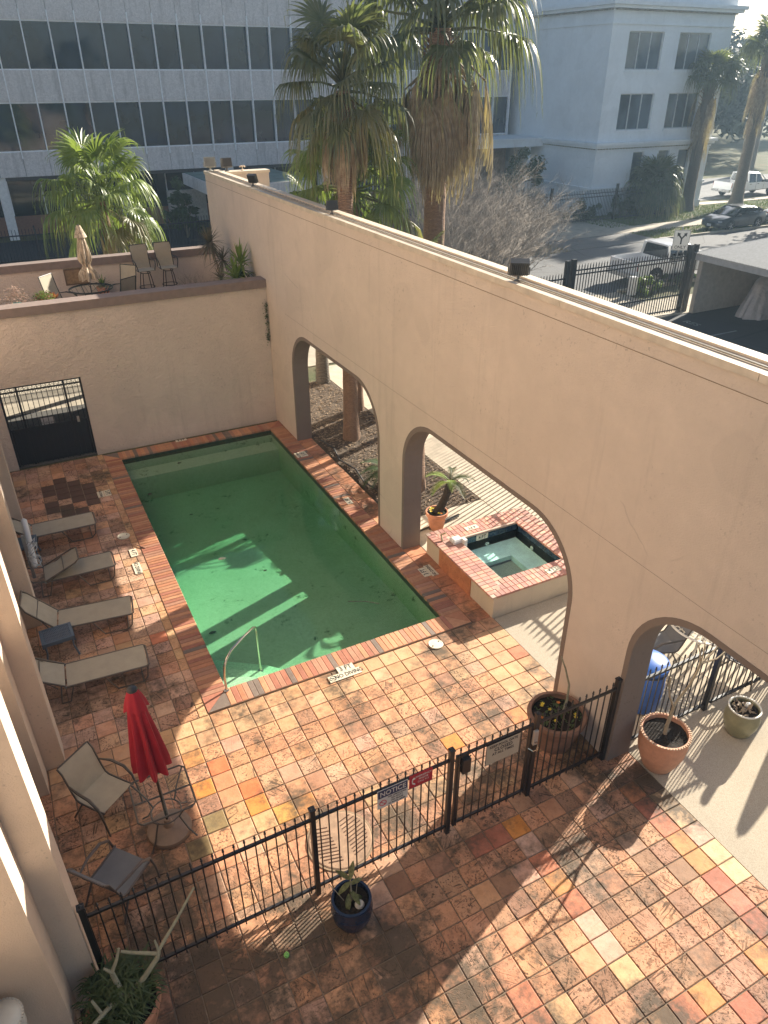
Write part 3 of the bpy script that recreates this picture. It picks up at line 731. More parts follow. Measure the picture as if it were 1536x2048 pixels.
# ---- depth markers and deck signs (they are set in the deck) ----
def deck_marker(x,y,rz,lines,label):
    t = thing('depth_marker', (x,y,.004), label, 'depth marker', 'depth markers set round the pool', rz)
    for k_,(s_,sz,w,d,off) in enumerate(lines):
        o = MB().cham(-w/2,w/2,-d/2,d/2,0,.012,.002).build('marker_tile', MARK, t, local=True, loc=off)
        me = text_mesh(s_, sz, BLACK, .0012); o2 = bpy.data.objects.new('lettering', me); COL.objects.link(o2); o2.parent=o; o2.location=(0,0,.0135); o2.scale=(.8,1,1)
    return t
t = deck_marker(2.03,-.50,0,[('3 FT',.155,.31,.15,(0,.06,0)),('NO DIVING',.125,.44,.15,(0,-.092,0))],'large 3 FT and no diving marker on the near end of the pool')
q = MB().cham(-.075,.075,-.075,.075,0,.012,.002).build('marker_tile', MARK, t, local=True, loc=(-.298,-.092,0))
q2 = MB(); q2.tube([(.055*cos(a*pi/8),.055*sin(a*pi/8),.014) for a in range(16)],.005,4,closed=True); q2.tube([(-.035,.035,.014),(.035,-.035,.014)],.005,4)
q2.tube([(-.03,-.02,.014),(.0,.01,.014),(.02,.0,.014)],.004,4)
o = q2.build('no_diving_symbol', BLACK, None); o.parent=q; o['label']='barred circle over a diving figure'
deck_marker(-.56,4.93,-pi/2,[('4 FT',.15,.31,.15,(0,.0,0))],'4 FT marker tile on the side deck half in sun')
deck_marker(-.60,4.30,-pi/2,[('NO DIVING',.12,.42,.15,(0,0,0))],'no diving marker tile on the sunlit side deck')
deck_marker(-.70,7.95,-pi/2,[('5 FT',.15,.31,.15,(0,.08,0)),('NO DIVING',.085,.31,.15,(0,-.08,0))],'paired depth markers on the side deck near the far stains')
deck_marker(4.5,7.75,pi/2,[('5 FT',.14,.31,.15,(0,-.02,0)),('NO DIVING',.085,.31,.15,(0,.14,0))],'paired depth markers on the coping below the farthest arch')
deck_marker(4.52,4.85,pi/2,[('4 FT',.14,.31,.15,(0,0,0))],'4 FT marker on the sunlit coping before the farthest arch')
deck_marker(4.62,1.42,pi/2,[('3 FT',.15,.31,.15,(0,-.06,0)),('NO DIVING',.1,.4,.15,(0,-.22,0))],'3 FT marker in shade between the pool and the spa')
deck_marker(1.75,10.16,0,[('5 FT',.14,.31,.12,(0,0,0))],'5 FT marker on the coping under the terrace wall')

# ---- lids ----
CREAMP = plain('yellowed_white_plastic', (.66,.60,.46), .5, var=.08)
def lid(x,y,label):
    t = thing('skimmer_lid', (x,y,.004), label, 'lid', 'round skimmer lids in the deck')
    MB().lathe([(.135,0),(.135,.012),(.125,.018),(.115,.014),(0.001,.017)],(0,0,0),28).build('cover', CREAMP, t, local=True)
    for a in (0.4,pi+.4): MB().lathe([(.014,.0),(.014,.02),(.001,.0201)],(.085*cos(a),.085*sin(a),0),8).build('finger_hole', BLACK, t, local=True)
    return t
lid(3.75,-.62,'round cream skimmer lid on the sunlit deck at the near end of the pool')
lid(-.63,5.72,'round cream skimmer lid in the shaded side deck by a twig')
dr = thing('manhole_cover', (.58,-3.45,.003), 'round rusty slotted drain cover in the deck behind the fence', 'drain cover')
RST = plain('rust_stained_concrete', (.33,.215,.14), .9, var=.25, scale=9, bscale=60)
MB().lathe([(.43,-.02),(.43,.012),(.415,.018),(0.001,.02)],(0,0,0),40).build('plate', RST, dr, local=True)
MB().lathe([(.46,-.02),(.46,.008),(.435,.009)],(0,0,0),40,caps=False).build('frame_ring', plain('rusty_ring',(.26,.18,.11),.8), dr, local=True)
SL = plain('slot_rust', (.075,.035,.02), .9)
for s_ in (-1,1):
    for i in range(11):
        y=-.27+i*.054; x1 = sqrt(max(.01,.385**2-y*y)); a=.08
        if x1-a < .06: continue
        inst('slot', MB().box(-(x1-a)/2,(x1-a)/2,-.007,.007,0,.003).mesh('slot',SL), dr, (.58+s_*(a+x1)/2,-3.45+y,.0225), s_*.25)

# ================= sun loungers =================
def lounger(loc, label, back='up', rz=0, ang=38):
    t = thing('sun_lounger', loc, label, 'sun lounger', 'sling loungers lined up beside the pool', rz)
    W=.29; H=.34; L=1.32
    FR = plain('bronze_frame_paint', (.14,.115,.09), .45, .2)
    fr = MB().tube([(0,-W,H),(L-.04,-W,H),(L,-W+.04,H),(L,W-.04,H),(L-.04,W,H),(0,W,H)],.016,8).build('frame', FR, t, True, local=True)
    MB().obox((L/2+.0,0,H+.004),(L-.05,2*W-.02,.006)).build('seat_sling', SLING, t, local=True)
    for s_ in (-1,1):
        MB().tube([(L-.02,s_*(W-.01),H),(L-.06,s_*(W-.01),.10),(L-.14,s_*(W-.01),.016),(L-.55,s_*(W-.01),.016),(L-.72,s_*(W-.01),H-.01)],.013,7).build('leg', FR, t, True, local=True)
        MB().tube([(.12,s_*(W-.01),H),(.02,s_*(W-.01),.016),(-.12,s_*(W-.01),.016)],.013,7).build('leg', FR, t, True, local=True)
    MB().tube([(L-.14,-W+.01,.016),(L-.14,W-.01,.016)],.012,6).build('floor_bar', FR, t, True, local=True)
    MB().tube([(-.12,-W+.01,.016),(-.12,W-.01,.016)],.012,6).build('floor_bar', FR, t, True, local=True)
    a = radians(ang); BL=.74
    d = (-cos(a),0,sin(a)) if back=='up' else (cos(radians(24)),0,sin(radians(24)))
    e = lambda u,y,o=0: (d[0]*u - (d[2] if back=='up' else d[2])*o*0, y, H+.02+d[2]*u+o)
    P=[e(0,-W),e(BL-.1,-W)]; P+= [e(BL,-W+.06,.03 if back=='up' else 0),e(BL,W-.06,.03 if back=='up' else 0),e(BL-.1,W),e(0,W)]
    bk = MB().tube(P,.016,8).build('back_frame', FR, t, True, local=True)
    q=MB(); n=8
    V=[];F=[]
    for i in range(n+1):
        u=BL*i/n*.98; z=-.03*sin(pi*i/n)
        for y in (-W+.012,W-.012):
            p_=e(u,y); V.append((p_[0]-z*d[2],p_[1],p_[2]+z))
    q.add(V+[(x,y,z-.005) for x,y,z in V],[(2*i,2*i+1,2*i+3,2*i+2) for i in range(n)]+[(2*(n+1)+2*i,2*(n+1)+2*i+2,2*(n+1)+2*i+3,2*(n+1)+2*i+1) for i in range(n)])
    q.build('back_sling', SLING, t, local=True)
    pr=MB()
    for s_ in (-1,1):
        m_=e(BL*.55,s_*(W-.03)); pr.tube([m_,(m_[0]*.35-.02*0,s_*(W-.03),H-.02) if back=='up' else (.1,s_*(W-.03),H)],.009,6)
    pr.tube([e(BL*.55,-W+.03),e(BL*.55,W-.03)],.009,6)
    pr.build('back_prop', FR, t, True, local=True)
    if back!='up':
        MB().tube([(0,-W,H),(-.22,-W+.02,H+.05),(-.3,-W+.1,H+.12),(-.3,W-.1,H+.12),(-.22,W-.02,H+.05),(0,W,H)],.012,7).build('loose_hoop', FR, t, True, local=True)
    for s_ in (-1,1): MB().lathe([(.02,-.02),(.02,.02)],(0,s_*W,H),8).build('hinge_knuckle', plain('grey_cap',(.2,.2,.19),.6), t, local=True)
    return t
lounger((-2.43,6.27,.006),'farthest sling lounger in shade, next to the stained tiles',rz=-.02)
lounger((-2.33,4.40,.006),'sling lounger with its back folded forward over the seat',back='fwd',rz=-.02)
lounger((-2.27,2.78,.006),'sling lounger behind the slate blue side table with its foot in sunlight',rz=-.12, ang=50)
lounger((-2.32,1.18,.006),'nearest sling lounger, fully shaded, between the side table and the red umbrella',rz=-.07, ang=34)

# slate blue resin tables
def resin_table(loc, label, rz):
    t = thing('side_table', loc, label, 'side table', 'slate blue resin side tables', rz)
    M_ = plain('slate_blue_resin', (.10,.13,.165), .55, var=.1)
    w,d,H=.27,.22,.42; q=MB(); nx_,ny_=9,7
    # woven top: bars in both diagonals inside a rim
    q.box(-w,w,-d,-d+.04,H-.02,H); q.box(-w,w,d-.04,d,H-.02,H); q.box(-w,-w+.05,-d,d,H-.02,H-.0005); q.box(w-.05,w,-d,d,H-.02,H-.0005)
    import itertools
    for s_ in (-1,1):
        for k_ in range(-9,10):
            c=k_*.052; pts=[]
            for (px,py) in ((-w+.05,None),(w-.05,None)):
                pass
            x0,x1=-w+.045,w-.045; y0,y1=-d+.035,d-.035
            # line y = s*(x-c)
            cand=[]
            for x in (x0,x1):
                y=s_*(x-c)
                if y0<=y<=y1: cand.append((x,y))
            for y in (y0,y1):
                x=c+y/s_
                if x0<x<x1: cand.append((x,y))
            if len(cand)>=2:
                (a,b1),(e_,f)=cand[0],cand[1]; L_=sqrt((a-e_)**2+(b1-f)**2)
                if L_>.03: q.obox(((a+e_)/2,(b1+f)/2,H-.012-.0007*(s_>0)),(L_,.017,.012),atan2(f-b1,e_-a))
    q.build('lattice_top', M_, t, local=True)
    MB().box(-w,w,-d,-d+.008,H-.07,H-.021).box(-w,w,d-.008,d,H-.07,H-.021).box(-w,-w+.008,-d+.009,d-.009,H-.07,H-.021).box(w-.008,w,-d+.009,d-.009,H-.07,H-.021).build('apron', M_, t, local=True)
    for a in (-1,1):
        for b1 in (-1,1):
            MB().tube([(a*(w-.04),b1*(d-.03),H-.03),(a*(w-.05),b1*(d-.04),.2),(a*(w+.0),b1*(d+.01),0)],[.026,.016,.02],6).build('leg', M_, t, True, local=True)
    return t
resin_table((-2.32,2.28,.006),'slate blue lattice-top side table between the two nearest loungers',.05)
resin_table((-2.62,5.75,.006),'slate blue side table tucked behind the white rescue float',-.05)
# rescue float with rope
rf = thing('rescue_float', (-2.49,5.0,.9), 'pair of white rescue float tubes with tangled rope hung on the hotel column', 'rescue float')
for (y0,y1,z0,z1) in ((5.35,4.95,1.15,.85),(4.9,4.5,.82,.52)):
    MB().tube([(-2.47,y0,z0+.02),(-2.46,y0-.03,z0),(-2.46,y1+.03,z1),(-2.47,y1,z1-.02)],[.03,.06,.06,.03],12).build('float', WHITE, rf, True)
rr2 = random.Random(2); P=[]
for i in range(70): P.append((-2.42+.10*sin(i*.9)+rr2.uniform(-.02,.02),4.65+.22*cos(i*.63)+rr2.uniform(-.03,.03),.75+.22*sin(i*.47)+rr2.uniform(-.03,.03)))
MB().tube(P,.007,5).build('rope', plain('white_rope',(.55,.55,.52),.9), rf)
MB().box(-2.56,-2.50,4.6,4.66,.2,1.2).build('mounting_board', plain('board',(.3,.28,.25),.8), rf)

# ================= sling chairs, umbrella table =================
def sling_chair(loc, rz, label, fab, fr=None, high=.9, group='sling chairs round the umbrella table'):
    t = thing('sling_chair', loc, label, 'chair', group, rz)   # faces +Y
    FR = fr or BRONZE; W=.27
    # seat + back as one slung sheet in two parts
    q=MB(); S=[(.27,.40),(.15,.385),(.0,.375),(-.16,.37),(-.22,.40)]
    B=[(-.22,.40),(-.27,.52),(-.32,.68),(-.36,.82),(-.43,high)]
    def sheet_(S):
        q=MB(); V=[(-W+.015,y,z) for y,z in S]+[(W-.015,y,z) for y,z in S]; n=len(S)
        V2=[(x,y,z-.006) for x,y,z in V]
        q.add(V+V2,[(i,i+1,n+i+1,n+i) for i in range(n-1)]+[(2*n+i,3*n+i,3*n+i+1,2*n+i+1) for i in range(n-1)]); return q
    sheet_(S).build('seat_sling', fab, t, True, local=True); sheet_(B).build('back_sling', fab, t, True, local=True)
    for s_ in (-1,1):
        MB().tube([(s_*W,.29,.395)]+[(s_*W,y,z) for y,z in S[1:]]+[(s_*W,y,z) for y,z in B[1:]],.013,7).build('side_rail', FR, t, True, local=True)
        MB().tube([(s_*W,-.29,.62),(s_*(W+.04),-.1,.645),(s_*(W+.05),.12,.63),(s_*(W+.05),.25,.52),(s_*(W+.05),.30,.3),(s_*(W+.04),.33,.01)],[.012,.02,.022,.018,.014,.014],7).build('arm', FR, t, True, local=True)
        MB().tube([(s_*W,-.12,.37),(s_*(W+.03),-.33,.01)],.014,7).build('leg', FR, t, True, local=True)
    q=MB(); q.tube([(-W,.25,.38),(W,.25,.38)],.012,6); q.tube([(-W,-.18,.36),(W,-.18,.36)],.012,6); q.tube([(-W+.01,-.43,high),(W-.01,-.43,high)],.012,6)
    q.build('cross_bar', FR, t, True, local=True)
    return t
sling_chair((-2.12,-1.53,.006), atan2(-.6,-.8)+0, 'beige sling armchair turned toward the red umbrella', SLING)
sling_chair((-2.16,-2.86,.006), -.86, 'grey sling armchair nearest the fence with its back to the hotel', SLING_G, plain('taupe_tube',(.12,.10,.09),.5,.2))
um = thing('table_umbrella', (-1.43,-2.25,0), 'closed red market umbrella standing through a table frame', 'umbrella')
PX,PY=-1.43,-2.25
MB().lathe([(.29,.0),(.30,.03),(.29,.075),(.24,.10),(.07,.13),(.045,.25),(0.001,.255)],(PX,PY,.006),36).build('round_base', plain('brown_resin_base',(.23,.15,.10),.45,var=.2), um, True)
MB().tube([(PX,PY,.1),(PX-.02,PY,1.35),(PX-.05,PY-.0,2.62)],.019,10).build('pole', plain('dark_pole',(.04,.035,.03),.4,.3), um, True)
def closed_canopy(c, z0, z1, m, parent, r0=.30, n=64, seed=1, lean=0.0, ribs=8, valance=True, tieat=None):
    q=MB(); V=[];F=[]; rows=26; r=random.Random(seed)
    ph=[r.uniform(-.3,.3) for _ in range(ribs)]
    for i in range(rows+1):
        u=i/rows; z=z1+(z0-z1)*u
        rad=r0*(.20+.80*u**.8)
        if tieat: rad*= 1-.55*math.exp(-((u-tieat)/.1)**2)
        if u>.93: rad*=.97
        for k_ in range(n):
            a=2*pi*k_/n; f=.5+.5*cos(ribs*a+ .5*sin(3*a+seed)+u*.8); pl=1-.42*(1-f)*min(1,u*1.9)
            zz=z-(.05*f*u if i==rows else 0)
            V.append((c[0]+lean*(u-1)+rad*pl*cos(a)*(1+.05*sin(2*a+seed)),c[1]+rad*pl*sin(a),zz))
    for i in range(rows):
        for k_ in range(n): F.append((i*n+k_,i*n+(k_+1)%n,(i+1)*n+(k_+1)%n,(i+1)*n+k_))
    q.add(V,F); return q.build('canopy', m, parent, True)
REDC = plain('red_canvas', (.33,.010,.024), .8, var=.15, scale=5, bscale=200, bstr=.2)
closed_canopy((PX-.03,PY),1.32,2.62,REDC,um,.26,seed=4,lean=.03)
q=MB(); V=[];n=48
for i,(rad,z) in enumerate([(.06,2.64),(.10,2.55),(.135,2.44),(.155,2.36)]):
    for k_ in range(n):
        a=2*pi*k_/n; V.append((PX-.05+rad*(1-.2*(.5-.5*cos(8*a))*(i/3))*cos(a),PY+rad*(1-.2*(.5-.5*cos(8*a))*(i/3))*sin(a),z-(.02*cos(8*a) if i==3 else 0)))
q.add(V,[(i*n+k_,i*n+(k_+1)%n,(i+1)*n+(k_+1)%n,(i+1)*n+k_) for i in range(3) for k_ in range(n)]); q.build('vent_flap', REDC, um, True)
MB().lathe([(.055,0),(.065,.02),(.055,.05),(0.001,.065)],(PX-.05,PY,2.62),16).build('finial', plain('black_plastic_cap',(.02,.02,.022),.4), um, True)
tb = thing('patio_table', (-1.42,-2.2,.0), 'square bronze table frame with a clear glass top round the red umbrella pole', 'table', rz=radians(31)-pi/4+radians(14))
H=.69; h=.37; c_=.06
rim=[(-h+c_,-h),(h-c_,-h),(h,-h+c_),(h,h-c_),(h-c_,h),(-h+c_,h),(-h,h-c_),(-h,-h+c_)]
MB().tube([(x,y,H) for x,y in rim],.013,7,closed=True).build('rim', BRONZE, tb, True, local=True)
gm = bpy.data.materials.new('clear_table_glass'); gm.use_nodes=True; _b=gm.node_tree.nodes['Principled BSDF']; _b.inputs['Roughness'].default_value=.03; _b.inputs['Alpha'].default_value=.05; _b.inputs['Base Color'].default_value=(.35,.4,.36,1)
MB().box(-h+.012,h-.012,-h+.012,h-.012,H-.004,H+.002).build('glass_top', gm, tb, local=True)
for a in range(4):
    an=pi/4+a*pi/2; cx_,cy_=cos(an),sin(an)
    P=[(cx_*h*1.3,cy_*h*1.3,H-.01),(cx_*h*.8,cy_*h*.8,.5),(cx_*h*.55,cy_*h*.55,.33),(cx_*h*.85,cy_*h*.85,.12),(cx_*h*1.15,cy_*h*1.15,.01)]
    MB().tube(P,.012,7).build('leg', BRONZE, tb, True, local=True)
MB().tube([(.2*cos(a*pi/10),.2*sin(a*pi/10),.34) for a in range(20)],.01,6,closed=True).build('brace_ring', BRONZE, tb, True, local=True)
q=MB(); q.tube([(-h,0,H-.012),(h,0,H-.012)],.01,6); q.tube([(0,-h,H-.015),(0,h,H-.015)],.01,6); q.build('cross_bar', BRONZE, tb, True, local=True)

# ================= iron fences =================
def pick_mesh(h, r=.009, m=IRON, z0=.06):
    q=MB().box(-r,r,-r,r,z0,h-.07)
    q.tube([(0,0,h-.07),(0,0,h-.055),(0,0,h-.045),(0,0,h-.03),(0,0,h)],[.011,.018,.008,.014,.001],5,caps=False); return q.mesh('picket', m)
def post(parent, x, y, h, w=.03, m=IRON, cap=True, z0=0):
    o=MB().box(x-w,x+w,y-w,y+w,z0,h).build('post', m, parent)
    if cap: MB().box(x-w-.008,x+w+.008,y-w-.008,y+w+.008,h+.0005,h+.02).tube([(x,y,h+.02),(x,y,h+.045)],[w*.9,.004],4).build('post_cap', m, o)
    return o
pk = pick_mesh(1.60, .0072)
def pool_fence(x0, x1, label, y=-4.0, posts=(), name='iron_fence', cat='fence', ztop=1.46, group='sections of the pool fence', zoff=0, me=pk, lo=.13, step=.118):
    t = thing(name, ((x0+x1)/2,y,0), label, cat, group)
    MB().box(x0,x1,y-.016,y+.016,ztop-.035,ztop).build('rail', IRON, t)
    MB().box(x0,x1,y-.016,y+.016,lo,lo+.035).build('rail', IRON, t)
    n=int(round((x1-x0)/step)); st=(x1-x0)/n
    for i in range(n): inst('picket', me, t, (x0+(i+.5)*st,y,0))
    for px_ in posts: post(t,px_,y,1.61)
    return t
pool_fence(-2.53,-.0,'spear-topped pool fence section between the hotel rib and the post by the blue pot',posts=(-2.50,))
pool_fence(.06,1.89,'pool fence section carrying the notice sign, over the drain cover',posts=(.03,))
gt = pool_fence(2.0,3.2,'pool gate with the keep closed sign between its two posts',name='pool_gate',cat='gate',group=None,posts=(1.92,),zoff=.02)
for x in (2.015,3.185): MB().box(x-.018,x+.018,-4.02,-3.98,.10,1.462).build('stile', IRON, gt)
f3 = pool_fence(3.31,4.63,'pool fence section in front of the flower planter, ending at the arch pier',posts=(3.26,4.655))
# sign: notice + emergency phone
PURPW = plain('faded_sign_white', (.60,.57,.52), .5, var=.06)
ns = thing('notice_sign', (1.12,-4.03,1.25), 'white notice board with blue header wired to the pool fence', 'sign')
def plate(parent, name, x0,x1,z0,z1,y,m): return MB().box(x0,x1,y-.004,y,z0,z1).build(name, m, parent)
plate(ns,'board',.86,1.28,1.14,1.47,-4.026,PURPW)
plate(ns,'header',.87,1.27,1.33,1.46,-4.0305,plain('navy_print',(.02,.03,.09),.5))
text('NOTICE',.115,PURPW,ns,(1.07,-4.037,1.395),(pi/2,0,0),sx=.85)
q=MB().tube([(.935+.045*cos(a*pi/8),-4.033,1.235+.045*sin(a*pi/8)) for a in range(16)],.005,4,closed=True); q.tube([(.905,-4.034,1.265),(.965,-4.034,1.205)],.005,4); q.build('barred_circle', plain('sign_red',(.5,.02,.03),.5), ns)
for k_,s_ in enumerate(['NO LIFEGUARD','ON DUTY','NO GLASS','IN POOL AREA']): text(s_,.036,BLACK,ns,(1.13,-4.032,1.30-k_*.042),(pi/2,0,0))
es = thing('emergency_phone_sign', (1.45,-4.03,1.35), 'red emergency phone sign beside the blue-headed notice', 'sign')
plate(es,'board',1.30,1.63,1.27,1.50,-4.026,plain('sign_red_board',(.42,.015,.035),.45))
for k_,s_ in enumerate(['EMERGENCY','PHONE','CALL 911']): text(s_,.04,PURPW,es,(1.50,-4.032,1.44-k_*.05),(pi/2,0,0))
MB().tube([(1.375,-4.033,1.44),(1.345,-4.033,1.42),(1.34,-4.033,1.385),(1.345,-4.033,1.35),(1.375,-4.033,1.33)],[.014,.008,.007,.008,.014],5).build('handset_symbol', PURPW, es)
ks = thing('keep_closed_sign', (2.68,-4.03,1.3), 'tan rounded sign reading keep pool gate closed at all times', 'sign')
TANP = plain('tan_sign_plate',(.42,.36,.27),.5,var=.06)
plate(ks,'border',2.44,2.98,1.06,1.44,-4.0235,BLACK); plate(ks,'board',2.448,2.972,1.068,1.432,-4.0275,TANP)
for s_,sz,z in (('KEEP POOL GATE',.062,1.385),('CLOSED',.085,1.31),('AT ALL TIMES',.062,1.235),('Thank You',.035,1.17),):
    if s_!='Thank You': text(s_,sz,BLACK,ks,(2.71,-4.0335,z),(pi/2,0,0),sx=.92)
lt = thing('gate_latch', (3.22,-4.06,1.2), 'silver magnetic latch box on the gate post beside the planter', 'latch')
MB().cham(3.18,3.25,-4.075,-4.035,1.12,1.38,.01).build('housing', plain('silver_latch',(.45,.43,.4),.35,.6), lt)
MB().tube([(3.12,-4.05,1.08),(3.16,-4.11,1.06),(3.24,-4.11,1.06),(3.27,-4.05,1.08)],.008,6).build('handle', STEEL, lt)
MB().lathe([(.02,0),(.02,.015)],(3.215,-4.08,1.17),10).build('lock_barrel', STEEL, lt)
cl = thing('gate_closer', (2.13,-4.0,1.3), 'black spring closer box under the top rail at the gate hinge', 'gate closer')
MB().cham(2.07,2.19,-4.06,-3.97,1.14,1.40,.015).build('box', IRON, cl); MB().tube([(1.95,-4.0,1.42),(2.05,-4.03,1.30),(2.2,-4.03,1.41)],.009,6).build('arm', IRON, cl)
# fence beyond the nearest arch
pk2 = pick_mesh(1.52, .0068)
def ofence(x0,x1,y,label,posts,group='fence beyond the nearest arch',me=pk2,top=1.38): 
    t = thing('iron_fence', ((x0+x1)/2,y,0), label, 'fence', group)
    q1=MB().box(x0,x1,y-.02,y+.02,top-.04,top).build('rail', IRON, t); MB().box(x0,x1,y-.02,y+.02,.10,.14).build('rail', IRON, t)
    n=int(round((x1-x0)/.112)); st=(x1-x0)/n
    for i in range(n): inst('picket', me, t, (x0+(i+.5)*st,y,0))
    for a in posts: post(t,a,y,1.55,.035,cap=False)
    return t
ofence(5.13,6.85,-3.98,'iron fence section in front of the blue barrel',(5.15,6.82))
ofence(6.92,9.1,-3.98,'iron fence section right of the blue barrel behind the green pot',(9.08,))
def yfence(x,y0,y1,label,h=1.9,group='tall street fence outside the arches',step=.13):
    t = thing('iron_fence', (x,(y0+y1)/2,0), label, 'fence', group)
    for z in (.12,h-.22): MB().box(x-.02,x+.02,y0,y1,z,z+.045).build('rail', IRON, t)
    n=int((y1-y0)/step); me=pick_mesh(h,.015)
    for i in range(n): inst('picket', me, t, (x,y0+(i+.5)*step,0))
    post(t,x,y0,h,.04,cap=False); return t
yfence(9.1,-3.9,.9,'tall iron fence outside the spa, nearer half')
yfence(9.1,.95,7.5,'tall iron fence outside the planting bed, farther half')

# ================= doorway gate =================
dg = thing('doorway_gate', (-1.48,10.45,0), 'black iron gate with scrolls and mesh kickplate filling the doorway', 'gate')
IM=IRON_B; y=10.5
MB().box(-2.469,-2.42,y-.03,y+.03,0,2.19).build('post', IM, dg); MB().box(-.54,-.491,y-.03,y+.03,0,2.19).build('post', IM, dg)
for z in (1.0,2.02,2.14): MB().box(-2.42,-.54,y-.018,y+.018,z,z+.035).build('rail', IM, dg)
me=MB().box(-.008,.008,-.008,.008,.0,2.05).mesh('bar',IM)
for i in range(15): inst('bar', me, dg, (-2.36+i*.1255,y,0))
for x in (-2.05,-.93): MB().box(x-.025,x+.025,y-.022,y+.022,0,2.14).build('stile', IM, dg)
q=MB()
for i in range(14):
    for zc,s_ in ((1.98,-1),(1.08,1)):
        x=-2.30+i*.1255; P=[(x+ (.045-.006*k_)*cos(k_*.7),y-.01,zc+s_*.0+(.045-.006*k_)*sin(k_*.7)) for k_ in range(7)]
        q.tube(P,.006,4)
o=q.build('scroll_work', IM, dg)
q=MB()
for i in range(24): 
    a=-2.4+i*.078; q.tube([(a,y-.012,2.07+.03*sin(i*1.3)),(a+.04,y-.012,2.12),(a+.078,y-.012,2.07)],.006,4)
q.build('top_tracery', IM, dg)
MB().box(-2.415,-.545,y+.012,y+.018,.02,1.0).build('kick_plate', plain('dark_mesh_panel',(.015,.02,.03),.6), dg)
MB().box(-1.66,-1.34,y+.03,y+.036,.98,1.22).build('white_plate', plain('grey_white_plate',(.4,.4,.42),.6), dg)
MB().cham(-.80,-.74,y-.06,y-.02,.98,1.14,.01).build('lock_plate', plain('lock_grey',(.4,.38,.36),.4,.4), dg)
# driveway fence beyond the passage
t = thing('iron_fence', (-.5,16.2,0), 'low spiked fence seen through the doorway, under the terrace', 'fence')
for z in (.2,.95): MB().box(-5,3.5,16.18,16.22,z,z+.04).build('rail', IRON_B, t)
me=pick_mesh(1.18,.009,IRON_B)
for i in range(62): inst('picket', me, t, (-4.9+i*.135,16.2,0))

# ================= floodlights on the arcade wall =================
FL = plain('dark_flood_housing',(.075,.078,.08),.5,var=.2); FLL = plain('pale_flood_housing',(.42,.41,.36),.5)
def flood(x,y,rz,label,m=FL,s=1.0,tilt=.5,z=WTOP+.085):
    t = thing('floodlight', (x,y,z), label, 'floodlight', 'floodlights mounted on the arcade wall', rz)
    MB().lathe([(.06*s,0),(.06*s,.02*s),(.02*s,.03*s),(.02*s,.09*s)],(0,0,0),12).build('mount', m, t, local=True)
    MB().tube([(-.15*s,0,.2*s),(-.15*s,0,.1*s),(0,0,.08*s),(.15*s,0,.1*s),(.15*s,0,.2*s)],.011*s,6).build('bracket', m, t, local=True)
    h=MB(); h.obox((0,0,.2*s),(.27*s,.10*s,.22*s),rx=tilt); hb_=h.build('housing', m, t, local=True)
    q=MB(); mt=Euler((tilt,0,0)).to_matrix()
    for i in range(9):
        c=mt@Vector(((i-4)*.028*s,.062*s,0))+Vector((0,0,.2*s)); q.obox(c,(.006*s,.03*s,.2*s),rx=tilt)
    q.build('cooling_fins', m, t, local=True)['kind']='stuff'
    c=mt@Vector((0,-.052*s,0))+Vector((0,0,.2*s)); MB().obox(c,(.23*s,.006,.18*s),rx=tilt).build('lens', plain('lens_glass',(.25,.27,.28),.15), t, local=True)
    return t
flood(4.86,-.62,2.6,'large finned floodlight on the wall above the middle arch',s=1.0,tilt=-.5,z=WTOP+.06)
flood(4.86,6.0,2.9,'dark floodlight on the wall in front of the palm fronds',s=.85,tilt=.2)
flood(4.84,11.2,2.2,'small black floodlight on the wall before the return wall',s=.95,tilt=-.35)
flood(4.84,15.35,2.9,'pale floodlight at the very end of the arcade wall',FLL,s=1.25,tilt=.2)
flood(5.35,15.3,3.3,'greyish wide floodlight on top of the return wall',plain('mid_flood',(.16,.15,.14),.5),s=1.2,tilt=.2,z=6.342)
t = thing('light_mount', (5.85,15.3,6.342), 'bare double light mount near the middle of the return wall top', 'light mount')
MB().lathe([(.05,0),(.05,.03),(.015,.04),(.015,.12)],(0,0,0),10).build('base', CREAMCAP, t, local=True); MB().tube([(-.09,0,.1),(-.05,0,.13),(.05,0,.13),(.09,0,.1)],.02,7).build('arm', CREAMCAP, t, local=True)
# lantern on the hotel pilaster
LZ=1.62
la = thing('wall_lantern', (-3.27,-4.7,LZ), 'pale domed lantern with a beaded rim low on the hotel column', 'lantern')
LM = plain('pale_grey_ceramic', (.50,.50,.46), .5, var=.06)
MB().lathe([(.12,-.45),(.17,-.2),(.175,-.03),(.16,0),(.14,.025),(.08,.045),(0.001,.05)],(-3.27,-4.75,LZ),32).build('dome_body', LM, la, True)
q=MB()
for i in range(40): a=2*pi*i/40; q.obox((-3.27+.175*cos(a),-4.75+.175*sin(a),LZ-.02),(.02,.02,.02),a)
q.build('beaded_rim', LM, la)
MB().box(-3.30,-3.24,-4.74,-4.515,LZ-.35,LZ-.29).build('wall_arm', LM, la)
